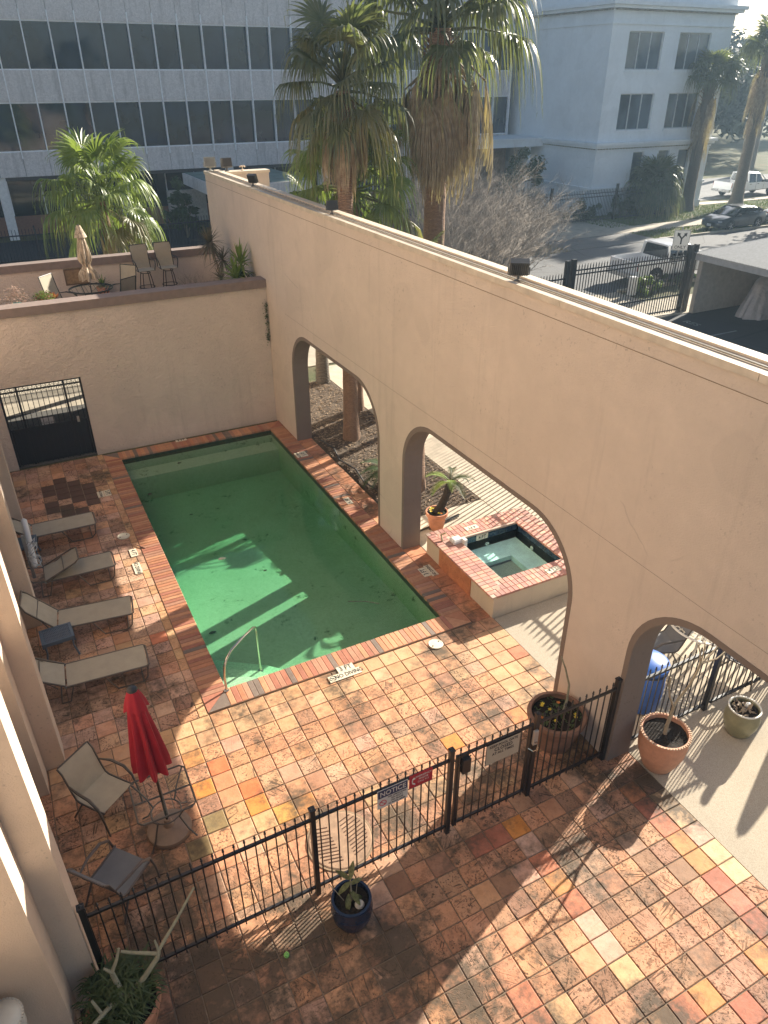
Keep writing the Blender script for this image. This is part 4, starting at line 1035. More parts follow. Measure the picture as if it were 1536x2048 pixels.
# ================= leaf materials =================
def leafmat(name, c, c2, trans=.35, rough=.5, var_scale=3):
    m, nt, b = nodes(name); oi = nt.nodes.new('ShaderNodeObjectInfo'); p = pos(nt)
    col = mixc(nt, ramp(nt, noise(nt,p,var_scale,3), [(.35,0.),(.68,1.)]), c, c2)
    col = mixc(nt, oi.outputs['Random'], col, mixc(nt, .6, col, (.5,.5,.4), 'MULTIPLY'))
    nt.links.new(col, b.inputs['Base Color']); b.inputs['Roughness'].default_value = rough
    t = nt.nodes.new('ShaderNodeBsdfTranslucent'); nt.links.new(mixc(nt,1.0,col,(1.6,1.7,.8),'MULTIPLY'), t.inputs[0])
    mx = nt.nodes.new('ShaderNodeMixShader'); mx.inputs[0].default_value = trans
    nt.links.new(b.outputs[0], mx.inputs[1]); nt.links.new(t.outputs[0], mx.inputs[2]); nt.links.new(mx.outputs[0], nt.nodes['Material Output'].inputs['Surface'])
    return m
PALM = leafmat('palm_leaf', (.095,.118,.062), (.17,.175,.11), .35, .38)
PALM_L = leafmat('bright_palm_leaf', (.15,.21,.065), (.25,.30,.11), .35, .4)
PALM_Y = leafmat('palm_leaf_tip', (.17,.17,.08), (.23,.20,.11), .35, .5)
STRAW = leafmat('dry_palm_straw', (.30,.225,.165), (.48,.39,.30), .2, .8, 5)
LEAFG = leafmat('dark_leaf', (.05,.085,.03), (.09,.13,.045), .3, .4)
LEAFL = leafmat('bright_leaf', (.16,.24,.05), (.24,.30,.08), .35, .4)
GREY_LEAF = leafmat('grey_leaf', (.13,.12,.085), (.2,.17,.12), .2, .7)
def trunkmat(name, c, rings=9):
    m, nt, b = nodes(name); p = pos(nt)
    w = nt.nodes.new('ShaderNodeTexWave'); w.bands_direction='Z'; w.inputs['Scale'].default_value=rings; w.inputs['Distortion'].default_value=3.5; w.inputs['Detail'].default_value=3; nt.links.new(p,w.inputs['Vector'])
    col = mixc(nt, ramp(nt, w.outputs['Fac'], [(.25,0.),(.6,1.)]), tuple(q*.45 for q in c), c)
    col = mixc(nt, ramp(nt, noise(nt,p,14,5,.7), [(.45,0.),(.7,.6)]), col, tuple(q*.4 for q in c))
    nt.links.new(col,b.inputs['Base Color']); b.inputs['Roughness'].default_value=.95
    a = nt.nodes.new('ShaderNodeMath'); a.operation='ADD'; nt.links.new(w.outputs['Fac'],a.inputs[0]); nt.links.new(noise(nt,p,30,4),a.inputs[1]); bump(nt,b,a.outputs[0],1,.03); return m
TRUNK = trunkmat('orange_brown_trunk', (.50,.31,.20)); TRUNKG = trunkmat('grey_trunk', (.26,.22,.17), 6)

def frond_mesh(seed, elev, pet, R, m, dead=False, nl=34, droop=1.0, name='frond'):
    """fan leaf: leafstalk and pleated blade whose tips hang; +X outward, world-up Z"""
    r = random.Random(seed); q = MB(); e = radians(elev)
    d = Vector((cos(e),0,sin(e))); end = d*pet + Vector((0,0,-.12*pet*max(0,cos(e))))
    q.tube([(0,0,0), tuple(d*pet*.5), tuple(end)], [.035*R,.022*R,.015*R], 4)
    e2 = e - radians(18 if not dead else 30); U = Vector((cos(e2),0,sin(e2))); S = Vector((0,1,0)); Nn = U.cross(S)
    # fan axes tipped a little at random
    roll = r.uniform(-.5,.5); S2 = S*cos(roll)+Nn*sin(roll)
    for i in range(nl):
        u = (i+.5)/nl; a = (u-.5)*radians(255 if not dead else 150)
        dd = (U*cos(a)+S2*sin(a)).normalized(); side = (-U*sin(a)+S2*cos(a)).normalized()
        L = R*(1.0-.22*abs(a)/2.2)*r.uniform(.82,1.15); ns = 7; jy = r.uniform(-.1,.1); dth = radians(255)/nl
        V = []
        fold = .5
        for k_ in range(ns+1):
            t = k_/ns; rad = L*t
            w = (min(rad*dth*.5, L*.46*dth*.5) * (1 if t < .46 else max(.08,1-(t-.46)/.5)) + .0015) if not dead else (.012*(1-.6*t)+.002)
            z_drop = droop*L*max(0,t-.38)**1.45*1.45*(1+jy*3) if not dead else droop*L*t**1.2*(1+jy)
            p_ = end + (dd+side*jy*max(0,t-.4)*1.2)*rad*(1-.55*max(0,t-.45)*droop if not dead else (1-.72*t)) - Vector((0,0,z_drop)) + side*(.02*r.uniform(-1,1) if dead else 0)
            V += [tuple(p_-side*w+Nn*w*fold*(1 if i%2 else -1)), tuple(p_+side*w-Nn*w*fold*(1 if i%2 else -1))]
        q.add(V, [(2*k_,2*k_+1,2*k_+3,2*k_+2) for k_ in range(ns)])
        if not dead and r.random() < .5:   # loose thread hanging from the tip
            x,y,z = V[-1]; l = R*r.uniform(.12,.4); g = r.uniform(-.05,.05)
            q.add([(x,y,z),(x+.012,y,z),(x+g,y+g,z-l)],[(0,1,2)])
    return q.mesh(name, m, 'leaf')
FR = {}
def frondset(key, R, pet, m_green=PALM, m_dead=STRAW, m_tip=PALM_Y):
    if key == 'left': m_green = PALM_L
    if key in FR: return FR[key]
    S = []
    for i,(el,dr_) in enumerate([(72,.25),(60,.45),(45,.7),(30,.9),(15,1.1),(0,1.2),(-15,1.2),(-32,1.15)]):
        for s_ in range(2): S.append(frond_mesh(100+i*7+s_, el, pet, R, m_green if i<6 or s_ else m_tip, droop=dr_))
    D = [frond_mesh(300+i, el, pet*.72, R*1.0, m_dead, True, 40, 1.1, 'dead_frond') for i,el in enumerate([-30,-48,-60,-70,-78])]
    FR[key] = (S, D); return FR[key]
def palm(loc, h, label, tr=.19, R=1.15, pet=1.15, n=40, ndead=40, skirt=2.2, tm=TRUNK, key='a', seed=1, group='fan palms', lowest=15, sc=1.0, flare=1.25, nrings=26, trunk_top=None, dsc=1.0):
    r = random.Random(seed); t = thing('fan_palm', loc, label, 'palm tree', group)
    x,y,z = loc; q=MB(); prof=[]
    for i in range(nrings+1):
        u=i/nrings; rad=tr*(1+(flare-1)*math.exp(-u*h/.5))*(1-.15*u)*(1+.04*(i%2)); prof.append((rad,u*h))
    q.lathe(prof,(0,0,0),14); q.build('trunk', tm, t, True, local=True)
    S,D = frondset(key, R, pet)
    for i in range(n):
        u=(i+.5)/n; idx=min(lowest,int(u*(lowest+1))); me=S[idx]
        o=inst('frond', me, None, (0,0,0), i*2.39996+r.uniform(-.2,.2)); o.parent=t
        o.location=(0,0,h-.1+.35*(1-u)); s_=sc*r.uniform(.85,1.12); o.scale=(s_,s_,s_); o.rotation_euler=(r.uniform(-.12,.12),r.uniform(-.12,.12),i*2.39996+r.uniform(-.2,.2))
    for i in range(ndead):
        u=(i+.5)/ndead; me=r.choice(D)
        o=inst('dead_frond', me, None, (0,0,0)); o.parent=t
        o.location=(0,0,h-.15-skirt*u); s_=sc*dsc*r.uniform(.75,1.1)*(1-.35*u); o.scale=(s_,s_,s_); o.rotation_euler=(0,0,i*2.39996+r.uniform(-.4,.4))
    if ndead>10:    # leaf-base boots under the crown
        q=MB()
        for i in range(60):
            a=i*2.4; zz=h-.2-skirt*.9*(i/60); q.tube([(tr*.7*cos(a),tr*.7*sin(a),zz-.15),(tr*1.5*cos(a),tr*1.5*sin(a),zz+.1)],[.03,.012],4)
        q.build('leaf_boots', plain('boot_brown',(.17,.11,.07),.95,var=.4), t, local=True)['kind']='stuff'
    return t
palm((9.96,10.31,0),9.95,'tall fan palm with a long tan skirt of dead fronds behind the arcade wall',tr=.33,sc=1.08,R=1.5,pet=1.75,n=30,ndead=100,skirt=.8,lowest=11,dsc=1.05,key='big',seed=5)
palm((6.1,8.05,0),8.6,'tall green fan palm left of the long-skirted palm',tr=.2,R=.98,pet=1.05,n=30,ndead=12,skirt=.5,key='mid',seed=8)
palm((6.25,4.68,0),5.1,'small-crowned fan palm hidden behind the wall between two arches',tr=.24,R=.62,pet=.5,n=9,ndead=0,key='small',seed=14)
palm((7.15,9.9,0),6.2,'shorter green fan palm with its crown just above the wall cap',tr=.18,R=1.15,pet=1.3,n=34,ndead=6,skirt=.4,key='left',seed=12)
palm((7.15,12.6,0),5.0,'thin grey palm trunk seen through the farthest arch',tr=.2,R=.98,pet=.9,n=16,ndead=4,skirt=.3,key='mid',seed=15,tm=TRUNKG,sc=.8)
palm((1.9,18.6,0),5.3,'bushy bright fan palm behind the terrace parapet',tr=.17,R=1.15,pet=1.4,n=40,ndead=3,skirt=.3,key='left',seed=21)
palm((8.3,8.2,0),3.0,'young fan palm hidden behind the arcade wall that dapples the pool',tr=.13,R=.8,pet=.9,n=8,ndead=0,key='young',seed=51)
palm((8.6,9.3,0),3.6,'second young fan palm hidden behind the arcade wall',tr=.13,R=.9,pet=.8,n=14,ndead=0,key='young',seed=52)
palm((46.8,34.1,0),8.6,'street palm with a shaggy grey-brown skirt in front of the pale corner building',tr=.42,R=1.6,pet=1.2,n=26,ndead=44,skirt=3.6,key='far',seed=31,tm=TRUNKG,flare=1.5,lowest=9)
palm((51.4,33.4,0),10.4,'tallest street palm at the right edge of the photograph',tr=.42,R=1.7,pet=1.3,n=26,ndead=40,skirt=3.6,key='far',seed=33,tm=TRUNKG,flare=1.6,lowest=9)
palm((72,49.2,0),13.5,'thin distant palm beyond the white pickup',tr=.4,R=1.7,pet=1.3,n=20,ndead=20,skirt=3,key='far',seed=35,tm=TRUNKG,lowest=9)
palm((42.6,33.6,0),1.75,'low bushy silver fan palm against the pale corner building',tr=.3,R=1.35,pet=1.2,n=50,ndead=12,skirt=.8,key='far',seed=41,tm=TRUNKG,lowest=12)

# ---- cycads ----
def cycad_frond(seed, L, m):
    r=random.Random(seed); q=MB(); P=[]
    for i in range(9):
        t=i/8; P.append(Vector((L*t*(1-.1*t),0,L*(.75*t-.85*t*t))))
    q.tube(P,[.014*(1-.7*i/8) for i in range(9)],4)
    for i in range(34):
        t=.12+.88*i/34; k_=min(7,int(t*8)); f=t*8-k_; p_=P[k_].lerp(P[k_+1],f); l=L*.17*sin(pi*min(1,t*1.02))**.6+.02
        for s_ in (-1,1):
            q.add([(p_.x-.009,0,p_.z),(p_.x+.009,0,p_.z),(p_.x+.05,s_*l,p_.z+.05*L*.5)],[(0,1,2)])
    return q.mesh('frond', m, 'leaf')
CY=[cycad_frond(i, .62, LEAFL if i%2 else PALM) for i in range(3)]; CYD=[cycad_frond(i+5, .8, LEAFG) for i in range(3)]
TERRA_M = plain('terracotta_clay', (.47,.20,.11), .8, var=.18, scale=7, bscale=90)
def pot(t, prof, m, soil_z, soil_r, n=36):
    MB().lathe(prof,(0,0,0),n,caps=False).build('vessel', m, t, True, local=True)
    q=MB(); r=random.Random(int(soil_r*1000)); 
    V=[(0,0,soil_z+.01)]; 
    for ri in (1,2,3):
        for k_ in range(16): a=2*pi*k_/16; V.append((soil_r*ri/3*cos(a),soil_r*ri/3*sin(a),soil_z+r.uniform(-.015,.02)))
    F=[(0,1+k_,1+(k_+1)%16) for k_ in range(16)]
    for ri in (0,1): F+=[(1+ri*16+k_,1+(ri+1)*16+k_,1+(ri+1)*16+(k_+1)%16,1+ri*16+(k_+1)%16) for k_ in range(16)]
    q.add(V,F).build('soil', plain('dark_potting_soil',(.022,.017,.013),1,var=.6,scale=60,bscale=60,bstr=1,bdist=.02), t, local=True)
def thickprof(outer, wall=.025):
    return outer + [(outer[-1][0]-wall, outer[-1][1])] + [(max(.02,r_-wall), z_) for r_,z_ in reversed(outer[1:-1])]
sg = thing('potted_cycad', (5.80,2.82,0), 'young cycad with bright fronds in a terracotta pot beside the spa', 'potted plant')
pot(sg, thickprof([(.155,0),(.16,.02),(.215,.34),(.225,.35),(.25,.36),(.255,.45)]), TERRA_M, .41, .225)
MB().tube([(0,0,.40),(.09,-.02,.55),(.2,-.03,.78),(.27,-.03,1.02),(.30,-.02,1.14)],[.12,.095,.085,.09,.07],10).build('trunk', trunkmat('cycad_bark',(.09,.065,.045),20), sg, True, local=True)
for i in range(9):
    o=bpy.data.objects.new('frond', CY[i%3]); COL.objects.link(o); o.parent=sg; o.location=(.30,-.02,1.14); o.rotation_euler=(0,-.15 if i%2 else .25,i*2.4); 
r=random.Random(3)
PANSY=plain('yellow_petal',(.75,.58,.05),.6); ORP=plain('orange_petal',(.75,.25,.04),.6)
def flowers(t, pts, mats, s=.03, zl=0):
    for i,(x,y,z) in enumerate(pts):
        q=MB()
        for k_ in range(5):
            a=k_*1.257+i; q.add([(x,y,z),(x+s*cos(a-.5),y+s*sin(a-.5),z+.01),(x+s*1.2*cos(a),y+s*1.2*sin(a),z+.018),(x+s*cos(a+.5),y+s*sin(a+.5),z+.01)],[(0,1,2,3)])
        q.build('flower', mats[i%len(mats)], t, 'leaf', local=True)
def sprigs(t, n, rad, z, m, seed, l=.07, name='foliage'):
    r=random.Random(seed); q=MB()
    for i in range(n):
        a=r.uniform(0,6.28); d=rad*sqrt(r.random()); x,y=d*cos(a),d*sin(a); b=r.uniform(0,6.28); e=r.uniform(.2,1.2); L=l*r.uniform(.6,1.3); w=L*.22
        u=Vector((cos(b)*cos(e),sin(b)*cos(e),sin(e)))*L; s_=Vector((-sin(b),cos(b),0))*w
        p_=Vector((x,y,z)); q.add([tuple(p_),tuple(p_+u*.5+s_),tuple(p_+u),tuple(p_+u*.5-s_)],[(0,1,2,3)])
    o=q.build(name, m, t, 'leaf', local=True); return o
flowers(sg,[(-.12,.08,.47),(-.08,.12,.48),(-.04,.10,.47),(-.14,.02,.46),(.02,-.15,.45),(-.03,-.13,.46)],[PANSY,PANSY,PANSY,PANSY,ORP])
sprigs(sg,50,.18,.42,LEAFG,4)
gs = thing('ground_cycad', (5.75,5.15,0), 'dark cycad with arching fronds at the foot of the palms', 'cycad')
MB().lathe([(.14,0),(.13,.3),(.09,.38)],(0,0,0),12).build('trunk', TRUNKG, gs, True, local=True)
for i in range(20):
    o=bpy.data.objects.new('frond', CYD[i%3]); COL.objects.link(o); o.parent=gs; o.location=(0,0,.36); o.rotation_euler=(0,-.35+.8*(i/20),i*2.4); 

# ---- bare branching plants (plumeria) ----
def branching(t, base, segs, m, n=7, name='branch'):
    """segs: list of polylines with end radii, each one object"""
    for P,r0,r1 in segs:
        k_=len(P)
        MB().tube([tuple(Vector(p_)+Vector(base)) for p_ in P],[r0+(r1-r0)*i/(k_-1) for i in range(k_)],n).build(name, m, t, True, local=True)
BARK = plain('grey_branch_bark', (.30,.245,.165), .85, var=.2, scale=14, bscale=50)
BARK2 = plain('green_grey_bark', (.27,.26,.18), .85, var=.2, scale=14)
bp_ = thing('terracotta_planter', (5.33,-4.45,0), 'tall terracotta jar with a bare plumeria trunk in front of the nearest arch', 'potted plant')
JAR = plain('engraved_terracotta', (.50,.25,.15), .7, var=.12, scale=10, bscale=14, bstr=.6, bdist=.012)
pot(bp_, thickprof([(.20,0),(.215,.02),(.27,.15),(.335,.35),(.35,.50),(.345,.62),(.36,.66),(.355,.70)],.035), JAR, .63, .31)
q=MB()
for i in range(52): a=2*pi*i/52; q.obox((.348*cos(a),.348*sin(a),.70),(.028,.016,.018),a)
q.build('rope_rim', plain('pale_rim_clay',(.58,.42,.28),.8), bp_, local=True)['kind']='stuff'
branching(bp_, (0,0,.62), [([(0,0,0),(.02,.02,.18),(.06,.03,.38),(.07,.03,.50)],.030,.024),
  ([(.07,.03,.50),(.0,.08,.68),(-.05,.10,.88),(-.09,.14,1.0)],.017,.011),([(-.05,.10,.88),(-.02,.13,1.02)],.016,.012),
  ([(.07,.03,.50),(.16,.05,.6),(.32,.05,.78),(.42,.06,1.0),(.45,.07,1.12)],.021,.016),
  ([(.45,.07,1.12),(.45,.12,1.3),(.42,.16,1.42)],.014,.009),([(.45,.07,1.12),(.50,.10,1.32),(.51,.13,1.45)],.012,.008),([(.45,.07,1.12),(.7,.1,1.2),(.9,.15,1.28),(1.02,.2,1.36)],.015,.009),([(.45,.07,1.12),(.72,.02,1.15),(.98,.05,1.22)],.014,.009)], BARK)
bl_ = thing('blue_glazed_pot', (.27,-4.50,0), 'dark blue glazed pot with a small croton and a pale stone at the fence post', 'potted plant')
BLUE = plain('dark_blue_glaze', (.018,.028,.055), .22, var=.3, scale=6)
pot(bl_, thickprof([(.17,0),(.185,.02),(.235,.14),(.255,.30),(.235,.40),(.245,.43),(.24,.455)],.03), BLUE, .38, .20)
MB().lathe([(0.001,-.045),(.04,-.035),(.06,0),(.045,.035),(0.001,.045)],(.06,-.10,.41),16).build('stone', plain('pale_stone',(.45,.41,.34),.85,var=.25,scale=30), bl_, True, local=True)
branching(bl_, (0,0,.38), [([(0,0,0),(.01,.02,.16),(.02,.06,.32)],.012,.008),([(-.08,.05,0),(-.16,.10,.18),(-.22,.14,.3)],.006,.004),([(.05,.0,0),(.12,.08,.2)],.006,.004)], BARK)
def bigleaf(L, W, m, seed, name='leaf', curl=.3):
    q=MB(); n=7; V=[]
    for i in range(n+1):
        t=i/n; w=W*sin(pi*min(1,t*.93+.04))**.8; z=-curl*L*t*t
        V+=[(L*t,-w,z+.12*W),(L*t,0,z),(L*t,w,z+.12*W)]
    q.add(V,[f for i in range(n) for f in ((3*i,3*i+1,3*i+4,3*i+3),(3*i+1,3*i+2,3*i+5,3*i+4))]); return q.mesh(name,m,True)
VAR = leafmat('veined_croton_leaf', (.10,.11,.03), (.25,.25,.10), .25,.4,25)
lm_ = bigleaf(.20,.035,VAR,1)
for i,(x,y,z,e,a) in enumerate([(.02,.06,.70,-.9,.9),(.02,.06,.70,-.5,2.2),(.02,.05,.68,-.2,3.5),(.01,.05,.62,.1,.3),(0,.04,.55,.2,5.0),(-.02,.03,.5,.5,4.2),(.02,.02,.46,.4,5.8)]):
    o=bpy.data.objects.new('leaf', lm_); COL.objects.link(o); o.parent=bl_; o.location=(x,y,z); o.rotation_euler=(0,e,a)
gp = thing('green_glazed_pot', (6.93,-4.55,0), 'olive green glazed urn with a white ball on its soil on the pebble terrace', 'potted plant')
pot(gp, thickprof([(.165,0),(.19,.03),(.25,.2),(.265,.33),(.235,.46),(.225,.49),(.235,.51)],.022), plain('olive_grey_glaze',(.20,.185,.105),.35,var=.2,scale=8), .45, .20)
MB().lathe([(.24,0),(.247,.012),(.24,.024),(.225,.024),(.218,.01)],(0,0,.50),36,caps=False).build('pale_rim', plain('pale_rim_glaze',(.62,.60,.52),.3), gp, True, local=True)
MB().lathe([(0.001,-.05),(.035,-.035),(.05,0),(.035,.035),(0.001,.05)],(.10,.02,.49),16).build('stone', plain('white_ball',(.7,.7,.66),.5), gp, True, local=True)
sprigs(gp,26,.18,.46,STRAW,8,.12,'dry_sprigs')
fp = thing('flower_planter', (4.22,-3.38,0), 'wide dark-rimmed planter of yellow and orange flowers against the arch pier', 'potted plant')
DKC = plain('worn_brown_clay', (.26,.145,.095), .8, var=.35, scale=4, bscale=50)
pot(fp, thickprof([(.27,0),(.28,.03),(.36,.3),(.41,.5),(.44,.53),(.45,.58),(.435,.62)],.05), DKC, .54, .39)
branching(fp,(0,0,.54),[([(.12,.0,0),(.18,.02,.25),(.2,.05,.5),(.14,.12,.8),(.08,.18,1.0)],.022,.010)], BARK2)
r=random.Random(12)
flowers(fp,[(-.12,.22,.60),(-.09,.24,.61),(-.06,.10,.60),(-.28,.06,.6),(-.25,.03,.58),(-.12,-.12,.59),(.22,-.16,.6),(.2,-.19,.58),(.13,.14,.62)],[PANSY,PANSY,PANSY,ORP,ORP,PANSY,PANSY,PANSY,ORP],.026)
sprigs(fp,150,.36,.55,LEAFG,9,.07)
bl = thing('terracotta_planter', (-2.35,-4.50,0), 'terracotta pot of grassy foliage with a bare plumeria at the lower left corner', 'potted plant')
pot(bl, thickprof([(.23,0),(.24,.03),(.31,.25),(.36,.45),(.375,.50),(.375,.56)],.04), plain('orange_clay_pot',(.46,.22,.13),.8,var=.2,scale=6,bscale=12,bdist=.01), .5, .33)
branching(bl,(0,0,.5),[([(a,b_,c*.6) for a,b_,c in P],r0,r1) for P,r0,r1 in [([(0,.05,0),(.02,.02,.25),(0,.05,.5),(-.02,.08,.85)],.035,.026),([(-.02,.08,.85),(-.08,.1,1.0)],.02,.012),([(-.02,.08,.85),(.05,.12,1.02),(.1,.16,1.2)],.02,.014),
 ([(.02,.02,.3),(-.12,-.08,.38),(-.3,-.2,.42),(-.42,-.3,.45)],.028,.02),([(-.2,-.12,.4),(-.26,-.02,.62)],.018,.014),
 ([(.05,0,.2),(.25,.02,.45),(.42,.06,.72),(.45,.1,.8)],.03,.024),([(.44,.08,.78),(.2,.2,.82),(.1,.25,.86)],.02,.015),([(.45,.1,.8),(.7,.25,1.05),(.95,.42,1.3)],.02,.013),([(.45,.1,.8),(.44,.16,.98)],.015,.011)]], BARK2)
q=MB(); r=random.Random(77)
for i in range(900):
    a=r.uniform(0,6.28); d=.34*sqrt(r.random()); x,y=d*cos(a),d*sin(a)+.08; b=r.uniform(0,6.28); L=r.uniform(.12,.24); z=.52+r.random()*.38*(1-d*1.6); w=.009
    P=[Vector((x+cos(b)*L*t,y+sin(b)*L*t,z+L*(1.1*t-1.2*t*t))) for t in (0,.5,1)]; s_=Vector((-sin(b),cos(b),0))*w
    q.add([tuple(P[0]-s_*.6),tuple(P[0]+s_*.6),tuple(P[1]+s_),tuple(P[1]-s_),tuple(P[2])],[(0,1,2,3),(3,2,4)])
q.build('foliage', LEAFG, bl, 'leaf', local=True)
gb = thing('toy_ball', (-.60,-4.55,.035), 'small green and black ball lying on the dark tiles in front of the fence', 'ball')
MB().lathe([(0.001,-.035)]+[(.035*cos(a*pi/8),.035*sin(a*pi/8)) for a in range(-3,4)]+[(0.001,.035)],(0,0,0),14).build('shell', plain('lime_ball',(.22,.5,.12),.6,var=.9,scale=60), gb, True, local=True)

# ---- creeper where terrace wall meets arcade wall ----
cr = thing('wall_creeper', (4.66,10.36,3.2), 'small dark creeper growing from the crack where the two walls meet', 'creeper')
q=MB(); r=random.Random(6)
for i in range(170):
    zz=r.choice([r.gauss(3.35,.10),r.gauss(3.0,.12),r.gauss(2.55,.1)]); x=4.66-abs(r.gauss(0,.04)); y=10.37-abs(r.gauss(0,.03)); L=.05; b=r.uniform(0,6.28); e=r.uniform(-1,1)
    u=Vector((cos(b)*cos(e),sin(b)*cos(e),sin(e)))*L; s_=Vector((-sin(b),cos(b),.3))*.02; p_=Vector((x,y,zz)); q.add([tuple(p_),tuple(p_+u*.5+s_),tuple(p_+u),tuple(p_+u*.5-s_)],[(0,1,2,3)])
q.build('foliage', LEAFG, cr, 'leaf')
q=MB().tube([(4.67,10.38,3.45),(4.66,10.37,3.1),(4.675,10.38,2.7),(4.67,10.38,2.4)],.006,4).build('stem', BARK, cr)

# ---- pool debris: leaves and a stick ----
DL = plain('dead_leaf_brown', (.05,.035,.02), .7, var=.4)
ml = bigleaf(.16,.035,DL,1,'dead_leaf',.15)
for i,(x,y,s_,a,z,lb) in enumerate([(1.02,3.95,1.3,.3,WZ+.012,'curled dark leaf floating in the sunlit middle of the pool'),(1.95,.55,1.4,2.2,-.72,'brown pointed leaf sunk near the shallow end'),(1.35,8.9,1.3,1,WZ+.01,'dark leaf floating by the far bench'),(1.75,3.1,.7,.5,WZ+.01,'small dark leaf at the tip of the sunlit patch'),(.95,6.1,.7,.5,WZ+.01,'small dark leaf in the shaded half of the pool'),(.25,7.35,1.2,.9,.02,'dead leaf caught on the left coping of the pool'),(.33,2.5,1.1,.4,-.78,'pale sunken leaf near the left wall of the pool')]):
    o=bpy.data.objects.new('dead_leaf', ml); COL.objects.link(o); o.location=(x,y,z); o.rotation_euler=(.1,.1,a); o.scale=(s_,s_,s_); tag(o,lb,'leaf','dead leaves in and on the pool')
tag(MB().tube([(2.9,1.35,WZ+.01),(3.2,1.2,WZ+.012),(3.42,1.0,WZ+.01)],.008,5).build('stick', DL),'thin dark stick floating near the right coping of the pool','stick')
tag(MB().tube([(-.75,5.35,.02),(-.45,5.2,.025),(-.3,4.98,.02)],.011,5).build('twig', plain('red_brown_twig',(.16,.08,.06),.8)),'curved reddish twig beside the skimmer lid in the shade','twig')
t = tag(MB().tube([(5.25,8.3,.05),(5.35,7.6,.07),(5.2,6.9,.06),(5.35,6.2,.07),(5.25,5.5,.06),(5.4,4.6,.07),(5.3,3.9,.06),(5.45,3.4,.05)],.022,7).build('garden_hose', plain('dark_hose',(.05,.045,.04),.6)),'dark hose snaking along the planting bed behind the farthest arch','hose')
tag(MB().tube([(5.35,4.9,.05),(5.5,4.3,.07),(5.42,3.8,.06),(5.55,3.45,.05)],.018,7).build('drip_line', plain('dark_hose',(.05,.045,.04),.6)),'second thinner pipe beside the hose in the planting bed','hose')
tag(MB().tube([(6.55,3.05,.03),(6.0,2.95,.03),(5.15,2.8,.03)],.022,7).tube([(6.5,2.98,.03),(5.6,2.8,.03)],.016,6).build('drain_pipe', plain('dark_hose',(.05,.045,.04),.6)),'pair of dark pipes on the concrete behind the cycad pot','pipe')

# ================= beyond the nearest arch: barrel, white table, added umbrella =================
bb = thing('blue_barrel', (5.98,-3.40,0), 'bright blue plastic barrel bin with a lid behind the iron fence', 'barrel')
BLU = plain('bright_blue_plastic', (.03,.11,.38), .35, var=.1)
MB().lathe([(.25,0),(.29,.04),(.31,.3),(.315,.5),(.30,.78),(.28,.86)],(0,0,0),32).build('drum', BLU, bb, True, local=True)
MB().lathe([(.315,.85),(.33,.87),(.325,.91),(.27,.95),(.12,.985),(0.001,.99)],(0,0,0),32).build('lid', BLU, bb, True, local=True)
MB().lathe([(.31,.79),(.322,.80),(.31,.82)],(0,0,0),32,caps=False).build('clamp_ring', plain('dark_ring',(.03,.035,.05),.5), bb, True, local=True)
wt = thing('garden_table', (7.75,-2.95,0), 'round white pierced metal table partly hidden by the nearest arch', 'table')
WM = plain('cream_painted_metal', (.70,.66,.56), .5, var=.06)
q=MB()
q.lathe([(.60,.70),(.61,.71),(.60,.725),(.57,.725),(.57,.70)],(0,0,0),48,caps=False)
for rad in (.50,.40,.30,.2,.1): q.tube([(rad*cos(a*pi/16),rad*sin(a*pi/16),.712) for a in range(32)],.008,4,closed=True)
q.build('rim_and_rings', WM, wt, local=True)
q=MB()
for i in range(36): a=2*pi*i/36; q.tube([(.06*cos(a),.06*sin(a),.71),(.58*cos(a+.25),.58*sin(a+.25),.71)],.007,4); q.tube([(.06*cos(a),.06*sin(a),.714),(.58*cos(a-.25),.58*sin(a-.25),.714)],.007,4)
q.build('lattice', WM, wt, local=True)['kind']='stuff'
for i in range(4):
    a=i*pi/2+.5; MB().tube([(.5*cos(a),.5*sin(a),.70),(.2*cos(a),.2*sin(a),.4),(.42*cos(a),.42*sin(a),0)],.015,6).build('leg', WM, wt, True, local=True)
gc = sling_chair((7.0,-2.72,0), 1.2, 'dark sling chair beside the white pierced table, half hidden by the arch', SLING_G)
gc['group']='garden chairs by the white table'
for o_ in (copy_tree(gc,(8.05,-3.65,0),3.4,'dark sling chair at the fence side of the white pierced table'),): pass
# closed umbrella added out of view, only to cast a shadow on the court
UX,UY = 10.17,-4.1
pu = thing('shadow_umbrella', (UX,UY,0), 'closed canvas umbrella added outside the frame to cast a shadow on the court', 'umbrella')
MB().tube([(UX,UY,0),(UX,UY,2.45)],.022,8).build('pole', BRONZE, pu); closed_canopy((UX,UY),.75,2.4,plain('tan_canvas',(.5,.4,.28),.8),pu,.33,seed=9)

# ================= terrace furniture =================
TZ=3.05
STR = None
def stripes():
    m, nt, b = nodes('striped_canvas'); g = nt.nodes.new('ShaderNodeTexCoord'); p=g.outputs['Object']
    f = noise(nt, mapv(nt,p,(1,1,.12)), 30, 2)
    nt.links.new(mixc(nt, ramp(nt,f,[(.46,0.),(.54,1.)]), (.62,.50,.36),(.34,.27,.19)), b.inputs['Base Color']); b.inputs['Roughness'].default_value=.85; return m
STR = stripes()
tu = thing('terrace_umbrella', (.47,13.2,TZ), 'closed beige striped umbrella on the raised terrace', 'umbrella')
MB().tube([(.47,13.2,TZ),(.47,13.2,5.45)],.018,8).build('pole', BRONZE, tu)
closed_canopy((.47,13.2),4.02,5.25,STR,tu,.27,seed=14,tieat=.72)
MB().lathe([(.05,0),(.17,-.30),(.155,-.30),(.04,0)],(.47,13.2,5.42),20,caps=False).build('vent_flap', STR, tu)
tt = thing('terrace_table', (.47,13.2,TZ), 'round dark glass-topped table round the beige umbrella on the terrace', 'table')
DKM = plain('dark_green_iron', (.03,.035,.032), .45)
